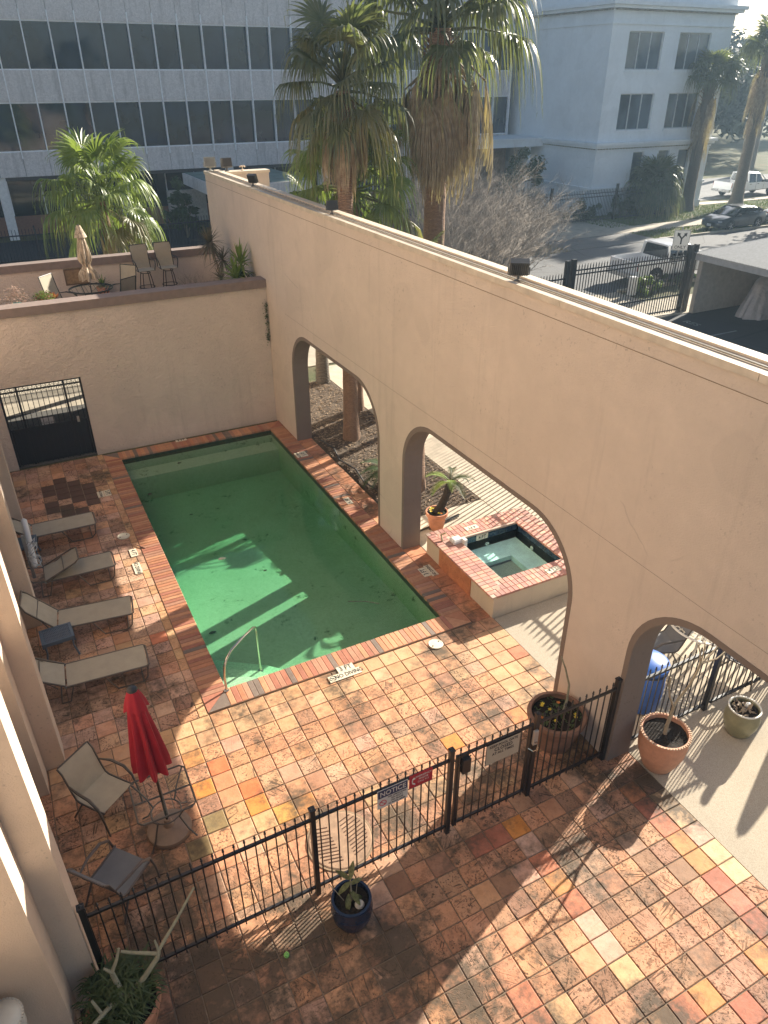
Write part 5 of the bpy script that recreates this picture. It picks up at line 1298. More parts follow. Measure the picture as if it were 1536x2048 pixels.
MB().lathe([(.58,.66),(.60,.68),(.60,.705),(.58,.71)],(0,0,0),40,caps=False).build('rim', DKM, tt, True, local=True)
MB().lathe([(0.03,.695),(.582,.695),(.582,.702),(0.03,.702)],(0,0,0),40,caps=False).build('glass_top', gm, tt, local=True)
q=MB()
for i in range(9):
    x=-.5+i*.125; h_=sqrt(.58**2-x*x); q.tube([(x,-h_,.683),(x,h_,.683)],.006,4)
q.build('under_bars', DKM, tt, local=True)
for i in range(4):
    a=i*pi/2+.4; MB().tube([(.52*cos(a),.52*sin(a),.68),(.3*cos(a),.3*sin(a),.35),(.5*cos(a),.5*sin(a),0)],.014,6).build('leg', DKM, tt, True, local=True)
c1 = sling_chair((-.32,13.0,TZ), -pi/2-.75, 'pale sling armchair at the left of the terrace table', SLING, DKM, 1.15, 'sling chairs round the terrace table')
copy_tree(c1,(1.32,13.3,TZ),pi/2+.75,'sling armchair at the right of the terrace table seen from the side')
copy_tree(c1,(1.10,12.3,TZ),.6,'dark backed sling armchair turned away at the terrace wall')
def stool(loc,label,rz):
    t=thing('bar_stool',loc,label,'bar stool','swivel bar stools on the terrace',rz); W=.25
    FRM=plain('black_stool_frame',(.02,.02,.022),.4)
    for z,rad in ((.72,.15),(.30,.23),(.12,.255)): MB().tube([(rad*cos(a*pi/10),rad*sin(a*pi/10),z) for a in range(20)],.011,6,closed=True).build('ring', FRM, t, True, local=True)
    for a in range(4):
        an=a*pi/2+pi/4; MB().tube([(.14*cos(an),.14*sin(an),.73),(.18*cos(an),.18*sin(an),.6),(.27*cos(an),.27*sin(an),0)],.013,6).build('leg', FRM, t, True, local=True)
    MB().obox((0,0,.80),(2*W,.44,.02)).build('seat_sling', SLING, t, local=True)
    q=MB(); V=[]
    for i in range(8):
        u=i/7; V+=[(-W,.22+.14*u+.02*sin(pi*u*2),.82+.66*u),(W,.22+.14*u+.02*sin(pi*u*2),.82+.66*u)]
    q.add(V+[(x,y+.012,z) for x,y,z in V],[(2*i,2*i+1,2*i+3,2*i+2) for i in range(7)]+[(16+2*i,18+2*i,19+2*i,17+2*i) for i in range(7)]); q.build('back_sling', SLING, t, True, local=True)
    for s_ in (-1,1):
        MB().tube([(s_*W,-.22,.80),(s_*W,.20,.80),(s_*W,.36,1.48)],.012,6).build('side_rail', FRM, t, True, local=True)
        MB().tube([(s_*W,.27,1.08),(s_*(W+.04),.05,1.09),(s_*(W+.05),-.15,1.05),(s_*(W+.03),-.19,.95),(s_*W,-.18,.80)],.014,6).build('arm', FRM, t, True, local=True)
    MB().tube([(-W,.36,1.48),(W,.36,1.48)],.012,6).build('top_bar', FRM, t, True, local=True); return t
stool((2.22,14.35,TZ),'bar stool nearer the umbrella, in front of the street parapet',.12); stool((2.92,14.4,TZ),'bar stool nearer the yuccas, in front of the street parapet',.05)
pq = thing('wall_plaque', (.33,15.40,3.62), 'brown wooden plaque with worn writing on the inner face of the street parapet', 'plaque')
WD=plain('brown_plaque_wood',(.26,.17,.09),.8,var=.3,scale=12)
MB().box(.02,.66,15.385,15.415,3.42,3.86).build('board', WD, pq)
q=MB().box(.0,.68,15.37,15.384,3.40,3.44).box(.0,.68,15.37,15.384,3.84,3.88).box(.0,.04,15.37,15.384,3.441,3.839).box(.64,.68,15.37,15.384,3.441,3.839); q.build('frame', plain('dark_plaque_frame',(.14,.09,.05),.8), pq)
# yuccas and pots
def rosette(t, c, n, L, w, m, seed, elev0=80, elev1=-30, name='leaf_rosette', curl=.35):
    r=random.Random(seed); q=MB()
    for i in range(n):
        u=(i+.5)/n; e=radians(elev0+(elev1-elev0)*u+r.uniform(-8,8)); a=i*2.4+r.uniform(-.2,.2); l=L*r.uniform(.8,1.15); V=[]
        d=Vector((cos(e)*cos(a),cos(e)*sin(a),sin(e))); s_=Vector((-sin(a),cos(a),0))
        for k_ in range(5):
            t_=k_/4; ww=w*(.6+.8*t_ if t_<.4 else 1.0*(1-t_)/.6*.95)+.001; p_=Vector(c)+d*l*t_-Vector((0,0,curl*l*t_*t_*cos(e))); V+=[tuple(p_-s_*ww),tuple(p_+s_*ww)]
        q.add(V,[(2*k_,2*k_+1,2*k_+3,2*k_+2) for k_ in range(4)])
    return q.build(name, m, t, 'leaf')
yt = thing('yucca', (4.25,13.3,TZ), 'tall thin yucca with spiky heads at the corner of the terrace', 'yucca')
MB().tube([(4.3,13.3,TZ),(4.2,13.3,3.9),(4.05,13.35,4.6)],[.04,.03,.022],7).tube([(4.22,13.3,3.7),(4.35,13.25,4.1)],[.02,.018],6).build('stem', BARK, yt, True)
rosette(yt,(4.03,13.35,4.65),110,.62,.024,GREY_LEAF,1,80,-50); rosette(yt,(4.35,13.25,4.15),70,.55,.02,GREY_LEAF,2,70,-60); rosette(yt,(4.2,13.1,3.6),60,.5,.02,GREY_LEAF,3,70,-60)
dt = thing('dracaena', (4.38,11.5,TZ), 'broad-leaved dracaena with bright green leaves beside the arcade wall', 'dracaena')
MB().tube([(4.35,11.5,TZ),(4.33,11.5,3.9),(4.38,11.5,4.35)],[.03,.025,.02],7).build('stem', BARK, dt, True)
rosette(dt,(4.38,11.5,4.35),30,.72,.05,LEAFL,4,85,0); rosette(dt,(4.38,11.5,4.2),34,.6,.03,LEAFG,5,10,-60); rosette(dt,(4.15,11.3,4.0),34,.68,.055,LEAFL,6,85,5); rosette(dt,(4.45,11.3,3.95),20,.38,.022,LEAFG,7,60,-20)
dp = thing('dry_shrub', (3.55,13.6,TZ), 'dry brown twiggy shrub between the stools and the yuccas', 'shrub')
def twigs(t,c,n,h,sp_,m,seed,r0=.006,name='twigs',lv=2):
    r=random.Random(seed); q=MB()
    def grow(p,d,l,rad,lev):
        e=p+d*l; mid=p+d*l*.5+Vector((r.uniform(-.05,.05),r.uniform(-.05,.05),0))*l; q.tube([p,mid,e],[rad,rad*.8,rad*.55],3,caps=False)
        if lev<=0: return
        for k_ in range(r.choice([2,3])):
            nd=(d+Vector((r.uniform(-.6,.6),r.uniform(-.6,.6),r.uniform(-.2,.35)))).normalized(); grow(p.lerp(e,r.uniform(.45,1)),nd,l*r.uniform(.5,.8),rad*.6,lev-1)
    for i in range(n):
        a=r.uniform(0,6.28); s=r.uniform(0,sp_); grow(Vector(c)+Vector((cos(a)*s*.6,sin(a)*s*.6,0)),Vector((cos(a)*s,sin(a)*s,1)).normalized(),h*r.uniform(.35,.55),r0,lv)
    return q.build(name,m,t,'leaf')
twigs(dp,(3.55,13.6,TZ+.05),22,.75,.6,BARK,4); MB().lathe([(.18,0),(.22,.25),(.2,.26)],(3.55,13.6,TZ),18).build('pot', TERRA_M, dp)
rk = thing('garden_rocks', (3.3,12.2,TZ+.4), 'low pile of pale rocks and dry stems on the planter at the terrace edge', 'rocks')
MB().box(3.0,4.6,11.2,12.4,TZ,TZ+.42).build('planter_box', STUCCO_T, rk)
r=random.Random(5)
for i in range(7):
    me=MB().lathe([(0.001,-.06),(.09,-.04),(.12,.02),(.07,.09),(0.001,.11)],(0,0,0),9).mesh('rock',plain('pale_rock',(.36,.28,.22),.95,var=.3,scale=12)); o=inst('rock',me,rk,(3.15+i*.2,12.0+r.uniform(-.3,.2),TZ+.48),r.uniform(0,6)); s=r.uniform(.6,1.2); o.scale=(s,s*.8,s)
twigs(rk,(3.6,11.9,TZ+.42),14,.5,.6,BARK,7)
def spot(name,loc,label,pm,fm,n,h,seed,fl=None):
    t=thing(name,loc,label,'potted plant'); MB().lathe([(.10,0),(.14,.24),(.12,.245)],(0,0,0),18).build('vessel',pm,t,True,local=True); x,y,z=loc
    r=random.Random(seed); q=MB()
    for i in range(n):
        a=r.uniform(0,6.28); e=r.uniform(.1,1.5); d=Vector((cos(a)*cos(e),sin(a)*cos(e),sin(e)))*h*r.uniform(.4,1); p_=Vector((0,0,.24))+d; b=r.uniform(0,6.28); L=.06; u=Vector((cos(b),sin(b),r.uniform(-.5,.5)))*L; s_=Vector((-sin(b),cos(b),0))*.025
        q.add([tuple(p_),tuple(p_+u*.5+s_),tuple(p_+u),tuple(p_+u*.5-s_)],[(0,1,2,3)])
    q.build('foliage',fm,t,'leaf',local=True); twigs(t,(x,y,z+.2),12,h,.8,BARK,seed,.004); return t
spot('potted_shrub',(-1.52,12.0,TZ+.55),'dry pinkish shrub in a teal pot at the left end of the terrace',plain('teal_glaze',(.03,.16,.13),.3),leafmat('pinkish_dry_leaf',(.28,.16,.13),(.36,.24,.18),.2,.7),260,.42,3)
spot('potted_shrub',(-.85,12.1,TZ+.45),'green trailing plant with rusty foliage on top beside the pale sling chair',plain('wood_planter',(.16,.09,.05),.8),LEAFL,330,.34,4)
t = thing('rusty_bush', (-.75,12.5,TZ+.55), 'rust-brown leafy bush behind the green trailing plant', 'potted plant')
MB().lathe([(.12,-.5),(.16,.0),(.14,.005)],(0,0,0),16).build('vessel', TERRA_M, t, local=True)
sprigs(t,240,.24,.16,leafmat('rust_leaf',(.36,.13,.07),(.30,.10,.06),.25,.6),5,.15)
MB().box(-1.8,-.5,11.85,12.7,TZ,TZ+.44).build('plant_bench', WD, thing('plant_bench',(-1.15,12.3,TZ),'low wooden bench carrying the potted shrubs on the terrace','bench'))
sprg = thing('agave', (1.0,15.0,TZ), 'spiky dark green agave behind the terrace chairs', 'agave'); MB().lathe([(.14,0),(.2,.3),(.18,.3)],(1.0,15.0,TZ),16).build('pot', TERRA_M, sprg); rosette(sprg,(1.0,15.0,TZ+.32),40,.42,.02,LEAFG,11,85,0)

# ================= background vegetation =================
def leafcloud(seed, n, rx, ry, rz_, leaf, m, name='crown', clumps=26, flat=.0):
    r=random.Random(seed); q=MB(); C=[]
    for i in range(clumps):
        a=r.uniform(0,6.28); e=math.asin(r.uniform(-.5,1)); k_=r.uniform(.45,1.0)
        C.append((Vector((rx*k_*cos(a)*cos(e),ry*k_*sin(a)*cos(e),rz_*k_*sin(e))),r.uniform(.22,.42)*min(rx,rz_)))
    for i in range(n):
        c,s=r.choice(C); v=Vector((r.gauss(0,1),r.gauss(0,1),r.gauss(0,.8))).normalized()*s*r.uniform(.5,1.05); p_=c+v
        nrm=(v.normalized()+Vector((r.uniform(-.7,.7),r.uniform(-.7,.7),r.uniform(-.2,.9)))).normalized(); a_=nrm.orthogonal().normalized(); b_=nrm.cross(a_); L=leaf*r.uniform(.6,1.3); th=r.uniform(0,6.28)
        u=(a_*cos(th)+b_*sin(th))*L; w=(b_*cos(th)-a_*sin(th))*L*.45
        q.add([tuple(p_-u),tuple(p_+w),tuple(p_+u),tuple(p_-w)],[(0,1,2,3)])
    return q.mesh(name,m,'leaf')
OAK=leafmat('oak_leaf',(.018,.027,.012),(.04,.05,.02),.08,.5,.6)
oakm=[leafcloud(60+i,9000,6.5,6.5,5.0,.26,OAK) for i in range(2)]
oaks=[(62,63,1.0,'nearest dark live oak beyond the cross street'),(70,66,1.15,'live oak directly behind the globe lamp'),(80,64,1.2,'live oak at the right edge beyond the street'),(77,78,1.3,'taller live oak in the second row of the park'),(92,76,1.3,'wide live oak in the second row at the far right'),(100,92,1.5,'distant live oak closing the park view'),(64,80,1.3,'live oak showing beside the pale building edge'),(118,86,1.5,'live oak farthest to the right in the park'),(88,100,1.6,'live oak in the last row of the park')]
oaks += [(74,60,1.15,'low-branched live oak behind the tallest street palm'),(66,72,1.2,'live oak in the gap between the pale building and the street palms'),(84,70,1.3,'broad live oak between the globe lamp and the frame edge'),(53,19.5,1.05,'live oak added outside the frame to dapple the street with shade'),(46,12.5,.9,'live oak added outside the frame to shade the carport and lot')]  # the last two oaks are added out of view to cast shade
for i,(x,y,s_,lb) in enumerate(oaks):
    t=thing('live_oak',(x,y,0),lb,'tree','live oaks in the park across the street',i*1.1)
    MB().tube([(0,0,0),(.2,0,1.6),(0,.3,3.4)],[.55,.4,.32],8).build('trunk',TRUNKG,t,True,local=True)
    for k_ in range(5): a=k_*1.26; MB().tube([(0,.2,2.8),(1.6*cos(a),1.6*sin(a),4.2),(3.6*cos(a),3.6*sin(a),5.6)],[.24,.16,.07],6).build('limb',TRUNKG,t,True,local=True)
    o=bpy.data.objects.new('crown',oakm[i%2]); COL.objects.link(o); o.parent=t; o.location=(0,0,5.0*s_); o.scale=(s_*1.25,s_*1.25,s_*1.05)
def shrub(name,loc,rx,ry,rz_,n,leaf,m,label,cat='shrub',seed=1,group=None,clumps=14):
    t=thing(name,loc,label,cat,group); o=bpy.data.objects.new('foliage',leafcloud(seed,n,rx,ry,rz_,leaf,m,'foliage',clumps)); COL.objects.link(o); o.parent=t; o.location=(0,0,rz_*.55)
    twigs(t,Vector(loc),8,rz_*1.1,.6,BARK,seed,.03); return t
shrub('dark_shrub',(34.2,38.4,0),1.7,1.4,3.0,3500,.12,LEAFG,'dense dark evergreen bush at the entrance canopy of the pale building',seed=2)
shrub('street_shrub',(25.6,16.6,0),1.0,.5,.5,900,.09,LEAFL,'low bright green shrub by the white bollard behind the sliding gate',seed=3)
shrub('street_shrub',(27.8,17.0,0),1.3,.4,.45,900,.09,LEAFG,'low darker shrub under the parked pickup by the kerb',seed=4)
shrub('hedge_bush',(36.2,33.9,0),1.8,.5,.9,1200,.1,LEAFG,'dark clipped bush behind the street fence, left of the fence post',seed=5)
shrub('hedge_bush',(40.0,34.0,0),1.6,.5,.9,1200,.1,LEAFG,'dark clipped bush behind the street fence under the silver palm',seed=6)
shrub('planter_shrub',(9.6,40.6,0),1.2,1.0,2.6,900,.22,LEAFG,'dark leafy plants in shade below the concrete canopy',seed=7)
# leafless thicket
lb_ = thing('leafless_thicket',(22.5,27.0,0),'large grey leafless shrub thicket between the palms and the street','shrub')
TWG = plain('pale_grey_twig',(.25,.21,.17),.8,var=.4,scale=3)
r=random.Random(99)
def thicket(x,y,h,n,seed):
    r=random.Random(seed); q=MB()
    def tri(p,e,ra,rb):
        d=(e-p).normalized(); a=d.orthogonal().normalized(); b=d.cross(a)
        V=[p+a*ra,p-a*ra*.5+b*ra*.87,p-a*ra*.5-b*ra*.87,e]; q.add([tuple(v) for v in V],[(0,1,3),(1,2,3),(2,0,3)])
    def grow(p,d,l,rad,lev):
        d2=(d+Vector((r.uniform(-.2,.2),r.uniform(-.2,.2),.05))).normalized(); e=p+d2*l; tri(p,e,rad,0)
        if lev<=0: return
        for k_ in range(4 if lev>1 else 5): 
            f=r.uniform(.3,.95); nd=(d2+Vector((r.uniform(-.9,.9),r.uniform(-.9,.9),r.uniform(-.5,.5)))).normalized(); grow(p.lerp(e,f),nd,l*r.uniform(.4,.7),rad*.62,lev-1)
    for i in range(n):
        a=r.uniform(0,6.28); s=r.uniform(0,.95); grow(Vector((x+cos(a)*s*1.2,y+sin(a)*s*1.2,0)),Vector((cos(a)*s,sin(a)*s,.9)).normalized(),h*r.uniform(.6,.95),.022,3)
    return q
for i,(x,y,h,n) in enumerate([(18.4,23.0,4.4,44),(21.2,26.4,4.3,50),(24.6,27.6,3.6,46),(27.2,28.4,2.7,34),(22.8,24.4,3.0,36),(25.2,26.1,2.0,24),(19.6,21.6,3.0,34),(22.0,22.8,2.0,26),(17.0,19.8,3.0,34)]):
    thicket(x,y,h,n,200+i).build('stem_clump',TWG,lb_,'leaf')
q=MB(); 
for i in range(6500):
    x=r.uniform(14,28.5); y=r.uniform(18.5,29.0)
    if y < 25.6 and x > 23.6 - (25.6-y)*.5 : continue
    h_=r.uniform(.08,.3); a=r.uniform(0,6.28); q.add([(x-.02,y,0),(x+.02,y,0),(x+.12*cos(a),y+.12*sin(a),h_)],[(0,1,2)])
tag(q.build('dry_grass',leafmat('dry_grass_blade',(.20,.17,.08),(.30,.25,.13),.2,.8),None,'leaf'),'dry grass and leaf litter under the leafless thicket','grass',kind='stuff')
q=MB()
for i in range(9000):
    x=r.uniform(36,58); y=r.uniform(26.2,35); 
    if 28.7<y<30.7: continue
    h_=r.uniform(.05,.16); a=r.uniform(0,6.28); q.add([(x-.03,y,-.05),(x+.03,y,-.05),(x+.08*cos(a),y+.08*sin(a),h_)],[(0,1,2)])
tag(q.build('lawn_grass',leafmat('lawn_blade',(.10,.15,.04),(.17,.2,.06),.3,.6),None,'leaf'),'short winter grass on the verge by the parked sedan','grass',kind='stuff')
# ================= concrete office building =================
cb = thing('office_building',(15,44.6,0),'long grey aggregate-concrete office block with dark ribbon windows behind thin metal fins','building')
def aggregate():
    m, nt, b = nodes('grey_aggregate_panel'); p = pos(nt)
    c=(.80,.76,.75)
    col=mixc(nt, ramp(nt,noise(nt,p,7,5,.75),[(.35,0.),(.7,.7)]),c,tuple(q*.6 for q in c))
    st=noise(nt,mapv(nt,p,(1.6,1.6,.22)),1.5,6,.7)
    col=mixc(nt, ramp(nt,st,[(.5,0.),(.72,.65)]),col,tuple(q*.42 for q in c))
    col=mixc(nt, ramp(nt,noise(nt,p,24,3,.8),[(.45,0.),(.62,.45)]),col,tuple(q*.5 for q in c))
    nt.links.new(col,b.inputs['Base Color']); b.inputs['Roughness'].default_value=.95; bump(nt,b,noise(nt,p,24,4),.6,.02); return m
AGG=aggregate()
BX0,PIT=-14.0,1.485; xk=[2.64+PIT*i for i in range(-11,24)]; FY=44.6
MB().box(xk[0],xk[-1],FY+2.4,62,0.0,3.39).box(xk[0],xk[-1],FY+.25,62,3.61,17).build('core_wall',plain('dark_core',(.04,.04,.045),.8),cb)
pj=MB().cham(-PIT/2+.012,PIT/2-.012,-.0,.0,0,0,.0) if False else None
def panel(x0,x1,z0,z1,y=FY): return MB().box(x0+.012,x1-.012,y,y+.24,z0,z1)
GLASS=[]
def glassmat(name,c,rough=.06):
    m,nt,b=nodes(name); p=pos(nt); oi=nt.nodes.new('ShaderNodeObjectInfo'); cc=mixc(nt,ramp(nt,noise(nt,mapv(nt,p,(.5,.5,.35)),1.0,3),[(.4,0.),(.62,1.)]),c,tuple(q*2.2 for q in c)); cc=mixc(nt,ramp(nt,oi.outputs['Random'],[(.6,0.),(1.,.45)]),cc,tuple(q*3. for q in c)); nt.links.new(cc,b.inputs['Base Color'])
    b.inputs['Roughness'].default_value=rough; b.inputs['Specular IOR Level'].default_value=.9
    bump(nt,b,noise(nt,p,.35,2),.25,.05); return m
G1=glassmat('dark_tinted_glass',(.008,.016,.030))
FRM_=plain('fin_metal',(.85,.86,.88),.5,.0)
prng=random.Random(8)
for (z0,z1) in ((11.73,14.3),(7.62,9.25),(3.62,4.98)):
    me=MB().box(-PIT/2+.012,PIT/2-.012,0,.24,0,z1-z0).mesh('concrete_panel',AGG)
    for a,b_ in zip(xk[:-1],xk[1:]): inst('concrete_panel',me,cb,((a+b_)/2,FY,z0))
me2=[]
for (z0,z1) in ((9.27,11.71),(5.0,7.60),(14.32,17)):
    fm=MB().box(-PIT/2+.03,PIT/2-.03,.16,.20,0.0,z1-z0); gm_=fm.mesh('window',G1)
    for a,b_ in zip(xk[:-1],xk[1:]):
        inst('window',gm_,cb,((a+b_)/2,FY,z0),rot=(prng.uniform(-.006,.006),0,prng.uniform(-.008,.008)))
    sl=MB().box(xk[0],xk[-1],FY+.05,FY+.16,z0-.02,z0+.05).box(xk[0],xk[-1],FY+.05,FY+.16,z1-.05,z1+.02); sl.build('sill',FRM_,cb)
fin=MB().box(-.03,.03,-.16,.10,4.62,12.22).mesh('fin',FRM_)
for a in xk: inst('fin',fin,cb,(a,FY,0))
# recessed ground floor
MB().box(xk[0],xk[-1],FY+.24,FY+3.0,3.4,3.6).build('soffit',plain('dark_soffit',(.10,.10,.11),.9),cb)
G0=glassmat('lobby_glass',(.012,.016,.02),.05)
for i in range(-6,18):
    x=i*2.0; MB().box(x+.03,x+1.97,FY+2.2,FY+2.26,1.15,3.38).build('lobby_window',G0,cb); MB().box(x-.03,x+.03,FY+2.12,FY+2.26,1.15,3.38).build('mullion',FRM_,cb)
BRW=None
def brickwall():
    m,nt,b=nodes('red_brown_brickwork'); p=pos(nt); br=nt.nodes.new('ShaderNodeTexBrick'); mp=mapv(nt,p,(1,1,1),(0,0,0),(pi/2,0,0)); nt.links.new(mp,br.inputs['Vector'])
    br.inputs['Color1'].default_value=(.34,.16,.11,1); br.inputs['Color2'].default_value=(.27,.13,.09,1); br.inputs['Mortar'].default_value=(.2,.16,.13,1); br.inputs['Scale'].default_value=4; nt.links.new(br.outputs[0],b.inputs['Base Color']); b.inputs['Roughness'].default_value=.9; return m
MB().box(xk[0],xk[-1],FY+1.9,FY+2.1,0,1.12).build('brick_plinth',brickwall(),cb)
CONW=plain('pale_column_concrete',(.75,.74,.72),.85,bscale=20)
for x in (-7.4,-.35,6.8,14,21,28): MB().box(x-.28,x+.28,FY+.1,FY+.7,0,3.6).build('column',CONW,cb)
MB().box(9.6,12.2,FY+.3,FY+.6,.3,2.3).build('stone_panel',plain('beige_stone',(.5,.46,.4),.9,var=.2,bscale=20),cb)
# entrance canopies
ca=thing('entrance_canopy',(13,40,3),'flat concrete canopy with a weathered green roof behind the return wall','canopy')
MB().box(10.6,16.8,36.5,44.2,2.75,3.42).build('slab',AGG,ca); MB().box(10.72,16.68,36.62,44.1,3.425,3.46).build('roof_felt',plain('green_grey_roof',(.16,.22,.20),.85,var=.25,scale=1),ca)
for x in (11,15.6):
    MB().box(x-.15,x+.15,38.4,38.7,0,2.745).build('column',CONW,ca)
WB=stucco('pale_painted_wall',(.78,.82,.85),18,.006,.14,False,.1)
ca2=thing('entrance_canopy',(34,42,4.5),'flat pale canopy joining the office block to the corner building','canopy')
MB().box(30.5,37.7,40.9,44.4,4.3,4.75).build('slab',WB,ca2); MB().box(30.4,37.72,40.8,44.5,4.755,4.9).build('cap',WB,ca2)
MB().box(36.6,36.8,41.2,41.4,0,4.295).build('post',WB,ca2); MB().box(31,36.5,44.0,44.2,1.2,4.29).build('timber_panel',plain('brown_timber_panel',(.22,.15,.10),.7,var=.2),ca2)
# forecourt fence
t=thing('iron_fence',(2,37.0,0),'long dark iron fence in front of the office block forecourt','fence')
for z in (.15,1.45): MB().box(-14,16,36.97,37.03,z,z+.06).build('rail',IRON_B,t)
me=MB().box(-.013,.013,-.013,.013,.05,1.8).mesh('picket',IRON_B)
for i in range(176): inst('picket',me,t,(-13.9+i*.17,37,0))
for i in range(9): MB().box(-13.9+i*3.6-.04,-13.9+i*3.6+.04,36.96,37.04,0,1.95).build('post',IRON_B,t)

# ================= pale corner building =================
wb=thing('corner_building',(43.4,35,0),'pale blue-grey painted classical building with cornices and triple windows','building')
WXL,WXR,WY=37.8,49.0,35.0
ops=[(39.35,42.5,9.28,11.5),(43.95,47.02,9.28,11.5),(39.35,42.5,5.6,7.86),(43.89,46.9,5.6,7.86),(41.33,42.4,2.05,4.17),(43.82,44.93,2.05,4.19),(45.85,46.99,2.05,4.17)]
def wallgrid(x0,x1,z0,z1,y0,y1,ops):
    xs_=sorted(set([x0,x1]+[o[0] for o in ops]+[o[1] for o in ops])); zs=sorted(set([z0,z1]+[o[2] for o in ops]+[o[3] for o in ops])); q=MB()
    ins=lambda x,z: any(o[0]<x<o[1] and o[2]<z<o[3] for o in ops)
    for a,b_ in zip(xs_[:-1],xs_[1:]):
        for c,d in zip(zs[:-1],zs[1:]):
            if not ins((a+b_)/2,(c+d)/2): q.quad((a,y0,c),(b_,y0,c),(b_,y0,d),(a,y0,d))
    for (a,b_,c,d) in ops:
        q.quad((a,y0,c),(a,y1,c),(a,y1,d),(a,y0,d)); q.quad((b_,y0,c),(b_,y1,c),(b_,y1,d),(b_,y0,d)); q.quad((a,y0,c),(b_,y0,c),(b_,y1,c),(a,y1,c)); q.quad((a,y0,d),(b_,y0,d),(b_,y1,d),(a,y1,d))
    return q
q=wallgrid(WXL,WXR,0,14.6,WY,WY+.35,ops)
q.quad((WXL,WY,0),(WXL,58,0),(WXL,58,14.6),(WXL,WY,14.6)); q.quad((WXR,WY,0),(WXR,58,0),(WXR,58,14.6),(WXR,WY,14.6)); q.quad((WXL,WY,14.6),(WXR,WY,14.6),(WXR,58,14.6),(WXL,58,14.6))
q.build('wall',WB,wb)
MB().box(WXL+.1,WXR-.1,WY+.5,WY+.6,0,14.5).build('interior_backing',plain('dark_interior',(.03,.035,.04),.9),wb)
def band(z0,z1,out): 
    return MB().box(WXL-out,WXR+out,WY-out,WY-.002,z0,z1).box(WXL-out,WXL-.002,WY-.0019,58,z0,z1).box(WXR+.002,WXR+out,WY-.0019,58,z0,z1)
for nm,z0,z1,o_ in (('cornice',4.68,4.86,.38),('cornice',4.50,4.678,.22),('frieze',4.32,4.40,.06),('cornice',12.9,13.12,.55),('cornice',12.72,12.898,.38),('frieze',11.86,11.97,.09),('base_moulding',1.80,1.93,.10),('plinth',0,.5,.08),('parapet_cap',14.45,14.65,.1)):
    band(z0,z1,o_).build(nm,WB,wb)
q=MB()
for z,o_,s_ in ((4.42,.1,.12),(12.62,.22,.16)):
    n=int((WXR-WXL)/(.26)); 
    for i in range(n): x=WXL+.1+i*.26; q.box(x,x+s_,WY-o_,WY-.003,z,z+.077)
    for i in range(70): y=WY+.1+i*.26; q.box(WXL-o_,WXL-.003,y,y+s_,z,z+.077)
q.build('dentils',plain('stained_dentil',(.34,.33,.30),.9,var=.4,scale=4),wb)['kind']='stuff'
G2=glassmat('grey_window_glass',(.05,.065,.08),.08)
for i,(a,b_,c,d) in enumerate(ops):
    f=MB().box(a-.06,b_+.06,WY-.07,WY-.003,c-.13,c-.0).build('sill',WB,wb)
    n=3 if i<4 else 1
    q=MB(); 
    q.box(a,b_,WY+.14,WY+.2,c,c+.06).box(a,b_,WY+.14,WY+.2,d-.06,d)
    for k_ in range(n+1): x=a+(b_-a)*k_/n; q.box(x-.04,x+.04,WY+.135,WY+.205,c+.0,d)
    w=q.build('window',plain('white_window_frame',(.55,.57,.58),.6),wb)
    for k_ in range(n): MB().box(a+(b_-a)*k_/n+.045,a+(b_-a)*(k_+1)/n-.045,WY+.165,WY+.17,c+.065,d-.065).build('pane',G2,w)
# steps and platform at its side
MB().box(34.5,37.7,38.6,40.6,0,.5).box(34.9,37.7,38.9,40.3,.502,.9).build('entrance_steps',WB,wb)
# street fence in front
t=thing('iron_fence',(36,33.2,0),'black iron street fence in front of the pale corner building','fence')
for z in (.12,1.62,1.85): MB().box(27,45,33.17,33.23,z,z+.045).build('rail',IRON_B,t)
me=MB().box(-.012,.012,-.012,.012,.05,2.1).mesh('picket',IRON_B)
for i in range(128): inst('picket',me,t,(27+i*.141,33.2,0))
for x in (27,32.8,38.6,41.6,44.9): MB().box(x-.07,x+.07,33.13,33.27,0,2.4).build('post',IRON_B,t)

# ================= sliding vehicle gate, carport =================
vg=thing('vehicle_gate',(21.2,13.35,0),'tall black spear-topped sliding gate to the parking lot','gate')
me=pick_mesh(2.62,.014)
for i in range(43): inst('picket',me,vg,(18.25+i*.142,13.35,0))
for z in (.12,.75,2.2,2.36): MB().box(18.15,24.35,13.325,13.375,z,z+.05).build('rail',IRON,vg)
for x in (18.1,24.3,24.65): MB().box(x-.08,x+.08,13.27,13.43,0,2.82).build('post',IRON,vg)
vf=thing('iron_fence',(16,13.35,0),'shorter black iron fence panel left of the sliding gate','fence')
me=pick_mesh(2.35,.013)
for i in range(25): inst('picket',me,vf,(14.3+i*.142,13.35,0))
for z in (.3,1.1,2.1): MB().box(14.2,17.85,13.325,13.375,z,z+.05).build('rail',IRON,vf)
MB().box(17.72,17.88,13.27,13.43,0,2.8).build('post',IRON,vf)
MB().box(17.2,17.6,13.0,13.25,.3,1.4).build('motor_box',IRON,vf)
ub=thing('utility_cabinet',(15.0,12.6,0),'pale grey utility cabinet with a small camera behind the large floodlight','cabinet')
MB().cham(14.3,15.75,12.1,12.9,0,2.05,.03).build('housing',plain('pale_grey_paint',(.42,.42,.40),.7),ub); MB().tube([(15.5,12.5,2.06),(15.5,12.5,2.13),(15.65,12.2,2.15)],.035,8).build('camera',WHITE,ub)
cp=thing('carport',(27,9,0),'long carport with a corrugated metal roof beside the sliding gate','carport')
CPW=plain('carport_wall_paint',(.42,.39,.34),.85,bscale=20)
MB().box(24.7,36,12.9,13.1,0,2.25).build('end_wall',CPW,cp); MB().box(33,33.2,-12,12.89,0,2.25).build('back_wall',CPW,cp)
MB().box(24.55,24.7,-12,13.2,2.22,2.48).build('fascia',plain('carport_fascia',(.40,.40,.40),.6),cp)
